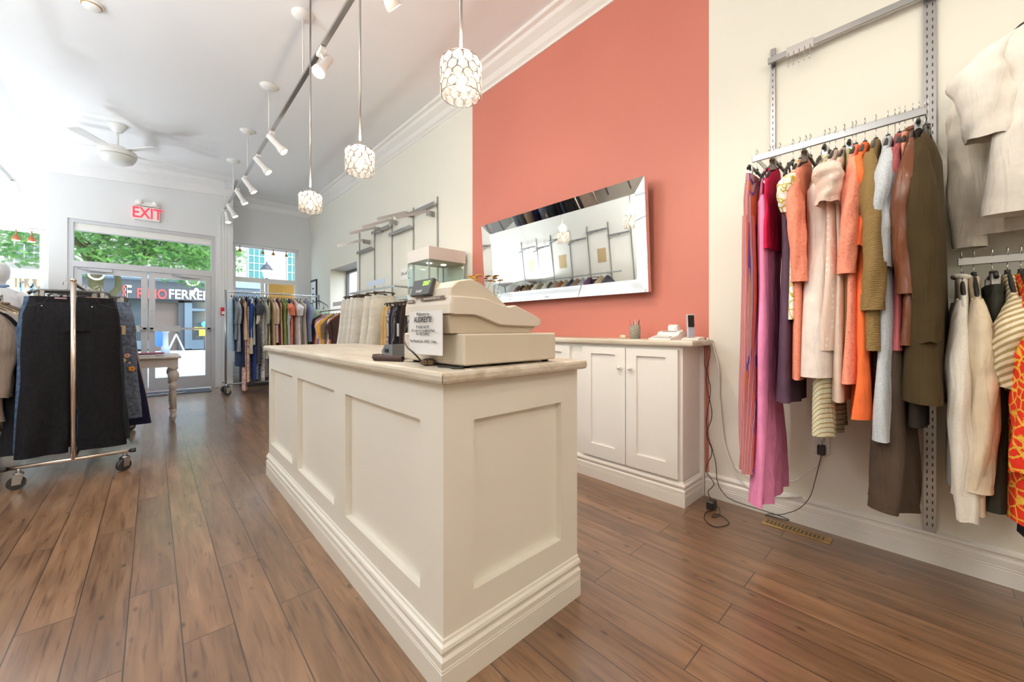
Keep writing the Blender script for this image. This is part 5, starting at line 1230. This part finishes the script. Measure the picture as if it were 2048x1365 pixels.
# ================================================================== ROLLING RACKS
def caster(t, x, y, z, r=.045, rz=.3):
    T = Matrix.Translation((x, y, r)) @ Matrix.Rotation(rz, 4, 'Z')
    c = MB().cyl((0, -.016, 0), (0, .016, 0), r, n=20, T=T).build('wheel', M_RUB, t)
    h = MB().prism([(-.02, -.01), (.02, -.01), (.035, .06), (-.015, .06)], 'y', -.024, -.019, T=T).prism([(-.02, -.01), (.02, -.01), (.035, .06), (-.015, .06)], 'y', .019, .024, T=T).cyl((.01, 0, .055), (.01, 0, z-r+.005), .012, T=T).lathe([(.025, .055), (.025, .068)], (.01, 0, 0), 12, T=T).build('fork', M_BRASS if False else M_CHROME2, c)
M_ROSE = mat('warm_chrome', (.72, .62, .55), .18, 1)
def frame_rack(label, ends, rail_z, half, base_z=.155, axis='y', cut=None, wheel=.045, grp=None, xbar=True):
    (xa, ya), (xb, yb) = ends
    t = thing('rolling_rack', label, 'clothes rack', ((xa+xb)/2, (ya+yb)/2, 0))
    MB().cyl((xa, ya, rail_z), (xb, yb, rail_z), .014).build('hang_bar', M_CHROME, t)
    dirx, diry = (1, 0) if axis == 'y' else (0, 1)
    for (x, y) in ((xa, ya), (xb, yb)):
        MB().cyl((x, y, base_z), (x, y, rail_z+.02), .0155).sphere((x, y, rail_z+.02), (.02, .02, .014)).build('post', M_ROSE if axis == 'y' else M_CHROME2, t)
        MB().cyl((x-dirx*half, y-diry*half, base_z), (x+dirx*half, y+diry*half, base_z), .0135).build('foot_bar', M_ROSE if axis == 'y' else M_CHROME2, t)
        for s in (-1, 1):
            MB().cyl((x+s*dirx*half, y+s*diry*half, base_z), (x+s*dirx*(half+.03), y+s*diry*(half+.03), base_z), .017).build('bar_cap', M_RUB, t)
            caster(t, x+s*dirx*(half-.04), y+s*diry*(half-.04), base_z, wheel, .4+s*.3)
    if xbar: MB().cyl((xa, ya, base_z), (xb, yb, base_z), .012).build('base_bar', M_CHROME2, t)
    return t
jx, jy = -.435, 4.33
frame_rack('chrome rolling rack of jeans standing at the left', ((jx, jy), (jx-.015, 6.0)), 1.462, .305, .15)
def jean(y, label, m, L, hw, x=0, flare=1.1, cat='jeans', zn=-.07, name='jeans', res=1, rz=0, **k):
    return garment(label, cat, (jx+x, y, 1.478), rz, 'pants', L, m, name=name, hw=hw, th=.03, zn=zn, flare=flare, group='trousers on the jeans rack', res=res, seed=int(y*100), hm=mat('grey_hanger', (.1, .1, .1), .4), **k)
BLK = f_('denim', (.004, .004, .006), (.011, .010, .012))
o = jean(4.44, 'black jeans facing the camera at the front of the jeans rack', BLK, 1.29, .245, x=-.01, flare=1.2, amp=.016, fr=4)
for sx in (-.15, .1): MB().sphere((sx, -.038, -.19), (.005, .003, .005), 8, 5).build('rivet', M_CHROME, o, local=True)
MB().box(-.09, -.03, -.0325, -.031, -.135, -.125).build('brand_patch', mat('patch_pink', (.5, .3, .33), .6), o, local=True)
MB().box(.06, .15, .02, .022, -.165, -.11).build('inner_card', mat('inner_card', (.6, .38, .25), .7), o, local=True)
for s in (-1, 1): MB().tube([(s*.12, -.037, -.125), (s*.14, -.04, -.165), (s*.2, -.036, -.19), (s*.235, -.02, -.19)], .0012, 4).build('pocket_seam', mat('stitch_dark', (.05, .04, .04), .7), o, local=True)
jean(4.54, 'dark blue faded jeans just behind the black jeans', f_('denim', (.03, .06, .13), (.1, .16, .25)), 1.27, .24, x=-.055, flare=1.1)
jean(4.66, 'charcoal flared trousers behind the blue jeans', f_('plain', (.02, .022, .028)), 1.30, .24, x=-.07, flare=1.5)
jean(4.80, 'dark slate trousers in the middle of the jeans rack', f_('plain', (.03, .04, .05)), 1.32, .23, x=.0, flare=1.3)
o = jean(4.95, 'washed grey blue jeans with orange embroidered flowers and frayed hem', f_('denim', (.06, .08, .12), (.18, .22, .3)), 1.17, .225, x=.09, flare=1.25)
for fx2, fz2, rr, cc in ((.175, -.60, .022, (.75, .45, .3)), (.15, -.64, .02, (.75, .6, .35)), (.205, -.72, .024, (.8, .36, .05)), (.19, -.665, .01, (.7, .5, .4))):
    mb = MB()
    for j in range(5):
        a = 2*PI*j/5; mb.sphere((fx2+rr*.6*math.cos(a), -.046, fz2+rr*.6*math.sin(a)), (rr*.45, .003, rr*.45), 8, 4)
    mb.build('embroidered_flower', mat('emb_%d' % int(cc[1]*100), cc, .7), o, local=True)
MB().box(.115, .165, -.05, -.048, -.41, -.33).build('price_tag', mat('tag_tan', (.7, .55, .38), .7), o, local=True)
MB().tube([(.14, -.05, -.53), (.145, -.05, -.57), (.155, -.05, -.6)], .003, 5).build('embroidered_stem', mat('emb_purple', (.12, .06, .25), .7), o, local=True)
jean(5.15, 'navy wide-leg trousers behind the embroidered jeans', f_('plain', (.012, .014, .045)), 1.27, .23, x=.06, flare=1.7)
o = jean(5.35, 'beige tweed trousers behind the navy pair', f_('tweed', (.3, .24, .18), (.45, .38, .3)), 1.2, .23, x=.07, flare=1.55)
jean(5.55, 'grey denim trousers toward the far end of the jeans rack', f_('denim', (.1, .11, .13), (.2, .22, .25)), 1.1, .23, x=.03)
jean(5.75, 'pale blue jeans at the far end of the jeans rack', f_('denim', (.2, .28, .4), (.35, .45, .55)), 1.1, .22, x=.0)
for k in range(9):
    y = 5.02+k*.1; t = thing('empty_hanger', 'empty wire hanger %s of the jeans rack' % ('along the far half',)[0], 'hanger', (jx, y, 1.478), rz=R(rnd.uniform(-10, 10)), group='empty hangers on the jeans rack'); add_hanger(t, .15, -.06, 'clip', M_CHROME2, lo=True)
# left jacket rack
lx, ly = -1.045, 4.36
frame_rack('chrome rolling rack of jackets cut by the left edge', ((lx, ly), (lx, 5.9)), 1.41, .24, .15, wheel=.06)
for i, (y, nm, c, kd, L) in enumerate(((4.60, 'taupe cotton jacket', (.25, .19, .15), 'plain', .98), (4.78, 'black jacket', (.008, .007, .008), 'plain', 1.0), (4.95, 'stone jacket', (.42, .35, .3), 'plain', .9), (5.12, 'patterned beige blouse', (.42, .3, .18), 'floral', .85), (5.3, 'olive blouse', (.25, .2, .1), 'floral', .85), (5.5, 'brown cardigan', (.18, .11, .07), 'plain', .85))):
    garment('%s on the left jacket rack, %s' % (nm, ('nearest the camera', 'second back', 'third back', 'fourth back', 'fifth back', 'farthest back')[i]), nm.split()[-1], (lx+.012*i, y, 1.426), R(-4), 'top', L, f_(kd, c, (.7, .6, .45), (.1, .07, .05), 1.6), name=nm.split()[-1], hw=.225, th=.045, sl=.62, slr=.07, seed=i+3, group='jackets on the left rack', collar=True, hm=M_BROWNPL)

# ---- far rack by the right window
fy = 8.25; ry0, ry1 = atY(447, 583, fy).x, atY(640, 590, fy).x
RZ = 1.765
frame_rack('long chrome rolling rack of mixed clothes before the right window', ((ry0+.03, fy), (ry1-.02, fy)), RZ, .28, .16, axis='x', wheel=.05)
L_ = [  # px, name, colour, fabric, bottom py, kind, sleeve, c2, c3
 (463, 'light denim overalls', (.28, .42, .55), 'denim', 702, 'pants', 0), (468, 'mid grey tunic', (.2, .22, .24), 'plain', 680, 'top', 1), (474, 'slate shirt', (.3, .33, .38), 'plain', 704, 'top', 1),
 (480, 'navy long dress', (.02, .03, .07), 'plain', 735, 'strap', 0), (485, 'orange plaid shirt', (.6, .3, .15), 'stripe', 680, 'top', 0), (489, 'red floral maxi', (.72, .5, .45), 'floral', 782, 'strap', 0), (493, 'cobalt blouse', (.02, .06, .25), 'plain', 676, 'top', 1),
 (497, 'peach floral maxi', (.78, .55, .4), 'floral', 765, 'strap', 0), (500, 'beige cotton dress', (.62, .54, .42), 'plain', 708, 'top', 0), (504, 'blue slip dress', (.03, .06, .2), 'plain', 760, 'strap', 0), (508, 'sage shirt', (.42, .47, .42), 'plain', 690, 'top', 0),
 (513, 'charcoal poncho', (.05, .055, .07), 'plain', 728, 'top', 2), (518, 'cream shirt', (.72, .68, .6), 'plain', 690, 'top', 1), (522, 'white print maxi', (.75, .7, .68), 'floral', 762, 'strap', 0), (526, 'sage green dress', (.4, .44, .38), 'plain', 718, 'top', 1), (529, 'zebra skirt', (.08, .07, .07), 'diag', 755, 'skirt', 0),
 (532, 'black blouse', (.03, .03, .035), 'plain', 690, 'top', 0), (537, 'mustard cardigan', (.6, .45, .22), 'plain', 700, 'top', 0), (542, 'tan top', (.5, .36, .2), 'plain', 700, 'top', 1), (548, 'pale pink jacket', (.68, .52, .47), 'plain', 686, 'top', 1),
 (554, 'maroon top', (.14, .03, .04), 'plain', 690, 'top', 0), (558, 'gold plaid shirt', (.55, .3, .08), 'stripe', 690, 'top', 0), (563, 'olive shirt', (.25, .28, .1), 'plain', 700, 'top', 0), (568, 'moss green dress', (.25, .33, .12), 'plain', 700, 'top', 0),
 (573, 'pale grey blue shirt', (.5, .55, .58), 'plain', 690, 'top', 1), (578, 'dark blue tunic', (.05, .09, .18), 'plain', 700, 'top', 0), (583, 'coral print blouse', (.75, .2, .1), 'floral', 690, 'top', 2), (589, 'white flowing blouse', (.75, .72, .7), 'plain', 690, 'top', 2), (595, 'lilac grey top', (.5, .45, .45), 'plain', 700, 'top', 0), (601, 'beige lace dress', (.55, .48, .4), 'lace', 700, 'top', 0), (612, 'violet blue denim coat', (.22, .24, .36), 'denim', 684, 'top', 1)]
def mk(i, it, lb):
    px, nm, c, kd, bot, kind, s = it
    x = atY(px, 590, fy).x; zb = zAt(bot, x, fy-.2)
    c2 = {'denim': tuple(min(1, v*1.4) for v in c), 'floral': (.5, .12, .08) if 'red' in nm or 'coral' in nm else (.2, .2, .3), 'stripe': (.75, .5, .1), 'diag': (.8, .78, .75)}.get(kd, (0, 0, 0))
    garment(lb, nm.split()[-1], (x, fy, RZ+.015), R(90+rnd.uniform(-14, 14)), kind, RZ+.015-zb, f_(kd, c, c2, (.85, .8, .7), 1.2), hw=.2 if s < 2 else .25, th=.026, res=.5, seed=i+120,
            sl=(0, .38, .22)[s], slr=(.03, .045, .09)[s], group='clothes on the window rack', name=nm.split()[-1], amp=.01, zn=-.095)
rackrow(L_, mk, 'the window rack')
xg = atY(636, 590, fy).x
garment('green and cream tie-dye dress facing out at the right end of the window rack', 'dress', (xg, fy-.03, RZ+.015), R(8), 'strap', 1.25, f_('tiedye', (.55, .5, .38), (.08, .3, .1), (.35, .5, .35)), hw=.22, th=.05, res=.8, flare=1.3, seed=9, zn=-.11, name='tie_dye_dress', group='clothes on the window rack')
p = atY(505, 770, 8.9)
single(MB().box(1.28, 1.9, 9.0, 9.5, 0, .55, bev=.01), 'storage_crate', mat('crate_black', (.05, .05, .055), .6), 'dark storage box on the floor behind the window rack', 'box')

# ================================================================== TABLE, MAT, MANNEQUIN
tb = thing('turned_leg_table', 'white painted table with turned legs behind the jeans rack', 'table', (-.5, 6.45, 0))
M_TB = mat('table_paint', (.62, .58, .55), .45)
roundtop(-1.3, .25, 6.09, 6.9, .765, .795).build('top', M_TB, tb)
mb = MB().box(-1.25, .2, 6.13, 6.155, .665, .765).box(-1.25, .2, 6.83, 6.855, .665, .765).box(-1.25, -1.225, 6.13, 6.855, .665, .765).box(.175, .2, 6.13, 6.855, .665, .765); mb.build('apron', M_TB, tb)
lp_ = [(.012, 0), (.018, .03), (.026, .06), (.034, .075), (.022, .085), (.026, .13), (.034, .15), (.02, .16), (.03, .165), (.026, .36), (.022, .39), (.038, .41), (.036, .46), (.026, .47), (.03, .5), (.05, .53), (.054, .57), (.04, .61), (.03, .625), (.045, .64), (.045, .655)]
for x, y in ((.18, 6.165), (.18, 6.82), (-1.22, 6.165), (-1.22, 6.82)):
    MB().lathe(lp_, (x, y, 0), 20).box(x-.042, x+.042, y-.042, y+.042, .655, .765).build('leg', M_TB, tb)
for i, (x0, x1, y0, y1, z, c, nm) in enumerate(((-.26, .02, 6.16, 6.5, .796, (.7, .7, .68), 'folded white'), (-.2, .1, 6.2, 6.42, .816, (.3, .1, .16), 'folded wine'), (-.5, -.3, 6.2, 6.5, .796, (.55, .6, .6), 'folded pale grey'))):
    mb = MB(); rings = []
    for k, z_ in ((.012, z), (0, z+.005), (0, z+.013), (.012, z+.018)): rings.append([(x0+k, y0+k, z_), (x1-k, y0+k, z_), (x1-k, y1-k, z_), (x0+k, y1-k, z_)])
    single(mb.loft(rings, True, smooth=False), 'folded_garment', f_('plain', c), '%s garment lying on the white table' % nm, 'folded garment', 'folded garments on the white table')
dm = thing('door_mat', 'dark door mat with white script before the doors', 'door mat', (.25, 8.95, 0))
MB().box(-.3, .77, 8.72, 9.2, .0005, .012, bev=.002).build('mat', mat('mat_grey', (.12, .13, .15), .95, noise=.2, nscale=80), dm)
mb = MB(); q = random.Random(2)
mb.tube([(-.2+.03*k, 8.86+.05*math.sin(k*1.3)+.03*math.sin(k*2.9), .013) for k in range(22)], .005, 5)
mb.build('script_marking', M_PAPER, dm)
# mannequin, head and torso
mx, my = -1.44, 8.1
mn = thing('mannequin', 'white mannequin with a blue neck scarf at the left window', 'mannequin', (mx, my, 0))
M_MAN = mat('mannequin_white', (.8, .79, .8), .35)
def el(rx, ry, z, n=20, xo=0, yo=0): return [(mx+xo+rx*math.cos(2*PI*k/n), my+yo+ry*math.sin(2*PI*k/n), z) for k in range(n)]
body = [el(.09, .08, .85), el(.17, .11, .9), el(.175, .12, 1.0), el(.13, .09, 1.18), el(.14, .1, 1.3), el(.165, .115, 1.42), el(.175, .1, 1.52), el(.16, .08, 1.575), el(.09, .06, 1.62), el(.052, .052, 1.645), el(.048, .05, 1.7), el(.055, .065, 1.735), el(.075, .095, 1.77), el(.083, .108, 1.82), el(.085, .11, 1.87), el(.075, .1, 1.925), el(.05, .07, 1.96), el(.01, .01, 1.972)]
mbm = MB().loft(body)
for s in (-1, 1):
    mbm.tube([(mx+s*.15, my, 1.54), (mx+s*.2, my, 1.5), (mx+s*.225, my-.0, 1.35), (mx+s*.24, my-.02, 1.2), (mx+s*.24, my-.07, 1.0), (mx+s*.235, my-.1, .93)], [.05, .055, .045, .038, .028, .02], 12)
    mbm.tube([(mx+s*.09, my, .92), (mx+s*.1, my, .7), (mx+s*.1, my, .48), (mx+s*.1, my+.01, .25), (mx+s*.1, my, .08), (mx+s*.1, my-.08, .045)], [.09, .08, .05, .048, .03, .03], 12)
mbm.build('body', M_MAN, mn)
MB().lathe([(.2, 0.001), (.2, .012), (.02, .014)], (mx, my, 0), 28).build('base_plate', M_CHROME2, mn)
top = [el(.2, .14, .98), el(.17, .13, 1.15), el(.18, .13, 1.3), el(.19, .135, 1.45), el(.19, .12, 1.53), el(.17, .1, 1.59), el(.1, .075, 1.635), el(.06, .06, 1.65)]
mb = MB().loft(top, False)
for s in (-1, 1): mb.tube([(mx+s*.14, my, 1.56), (mx+s*.2, my, 1.52), (mx+s*.25, my, 1.35), (mx+s*.28, my-.02, 1.15)], [.06, .07, .065, .07], 12, caps=False)
mb.build('blouse', f_('plain', (.78, .78, .8)), mn)
MB().tube([(mx+.066*math.cos(a), my+.066*math.sin(a), 1.672+.01*math.sin(a)) for a in [2*PI*k/16 for k in range(17)]], .016, 8, caps=False).build('scarf', f_('stripe', (.12, .25, .55), (.6, .7, .85)), mn)

# ================================================================== OPPOSITE WALL (seen in the mirror)
XLU = XL+.001
for i, y in enumerate((3.2, 3.85, 4.5, 5.07, 5.66, 6.22, 6.84, 7.35, 7.94)):
    upright('thin chrome upright on the opposite wall, %s' % ('nearest', 'second', 'third', 'fourth', 'fifth', 'sixth', 'seventh', 'eighth', 'farthest')[i], XLU, y, .3, 2.85, .011, side=1, group='uprights on the opposite wall')
for i, (a, b_, z) in enumerate(((5.07, 5.66, 2.72), (5.66, 6.22, 2.6), (6.22, 6.84, 2.72), (6.84, 7.35, 2.6), (7.35, 7.94, 2.66), (4.5, 5.07, 2.55))):
    rail('chrome crossbar on the opposite wall, %s' % ('second nearest', 'third', 'fourth', 'fifth', 'farthest', 'nearest')[i], XL+.06, a, b_, z, (), wallx=XL, h=.04, name='crossbar', group='crossbars on the opposite wall')
    ym = (a+b_)/2; t = thing('waterfall_arm', 'sloping chrome arm on the opposite wall, %s' % ('second nearest', 'third', 'fourth', 'fifth', 'farthest', 'nearest')[i], 'display arm', (XL+.06, ym, z-.02), group='display arms on the opposite wall')
    MB().box(0, .38, -.012, .012, -.005, .005, T=basis((XL+.07, ym, z-.02), (1, 0, -.35), (.35, 0, 1))).build('bar', M_CHROME2, t)
    MB().box(XLU+.014, XL+.075, ym-.01, ym+.01, z-.05, z+.0).build('bracket', M_CHROME2, t)
XO = XL+.36
rail('long chrome clothes rail along the opposite wall', XO, 4.6, 8.0, 1.70, (5.07, 6.22, 7.35), wallx=XL, h=.03)
pal = [('burgundy blouse', (.12, .02, .06)), ('black dress', (.02, .02, .02)), ('leopard blouse', (.3, .2, .08)), ('brown jacket', (.12, .07, .04)), ('cream jacket', (.7, .65, .55)), ('olive jacket', (.2, .18, .1)), ('ivory coat', (.74, .7, .62)), ('dark green shirt', (.05, .07, .05)), ('taupe cardigan', (.3, .25, .2)), ('rust sweater', (.25, .09, .04)), ('khaki shirt', (.3, .25, .15)), ('navy blazer', (.02, .03, .06)), ('mocha shirt', (.2, .13, .09)), ('grey shirt', (.3, .3, .3)), ('plum blouse', (.12, .05, .1)), ('black skirt', (.02, .02, .025)), ('tan blazer', (.4, .28, .17)), ('charcoal coat', (.05, .05, .055))]
lst = [(7.85-i*.17, nm, c) for i, (nm, c) in enumerate(pal)]
def mk(i, it, lb):
    y, nm, c = it
    garment(lb, nm.split()[-1], (XO, y, 1.706), R(rnd.uniform(-10, 10)), 'skirt' if 'skirt' in nm else 'top', .95, f_('floral' if nm in ('leopard blouse', 'burgundy blouse') else 'plain', c, (.5, .35, .2), None, 2), hw=.21, th=.05, res=.45, seed=i+200, sl=.4, slr=.05, group='clothes on the opposite wall', name=nm.split()[-1], hm=M_BROWNPL)
rackrow(lst, mk, 'the opposite rail')
for i, y in enumerate((7.6, 6.5, 5.3)):
    single(MB().box(XLU, XLU+.004, y-.12, y+.12, 1.95, 2.28), 'kraft_notice', M_KRAFT, 'brown paper notice on the opposite wall, %s' % ('farthest', 'middle one', 'nearest')[i], 'notice', 'brown paper notices on the opposite wall')
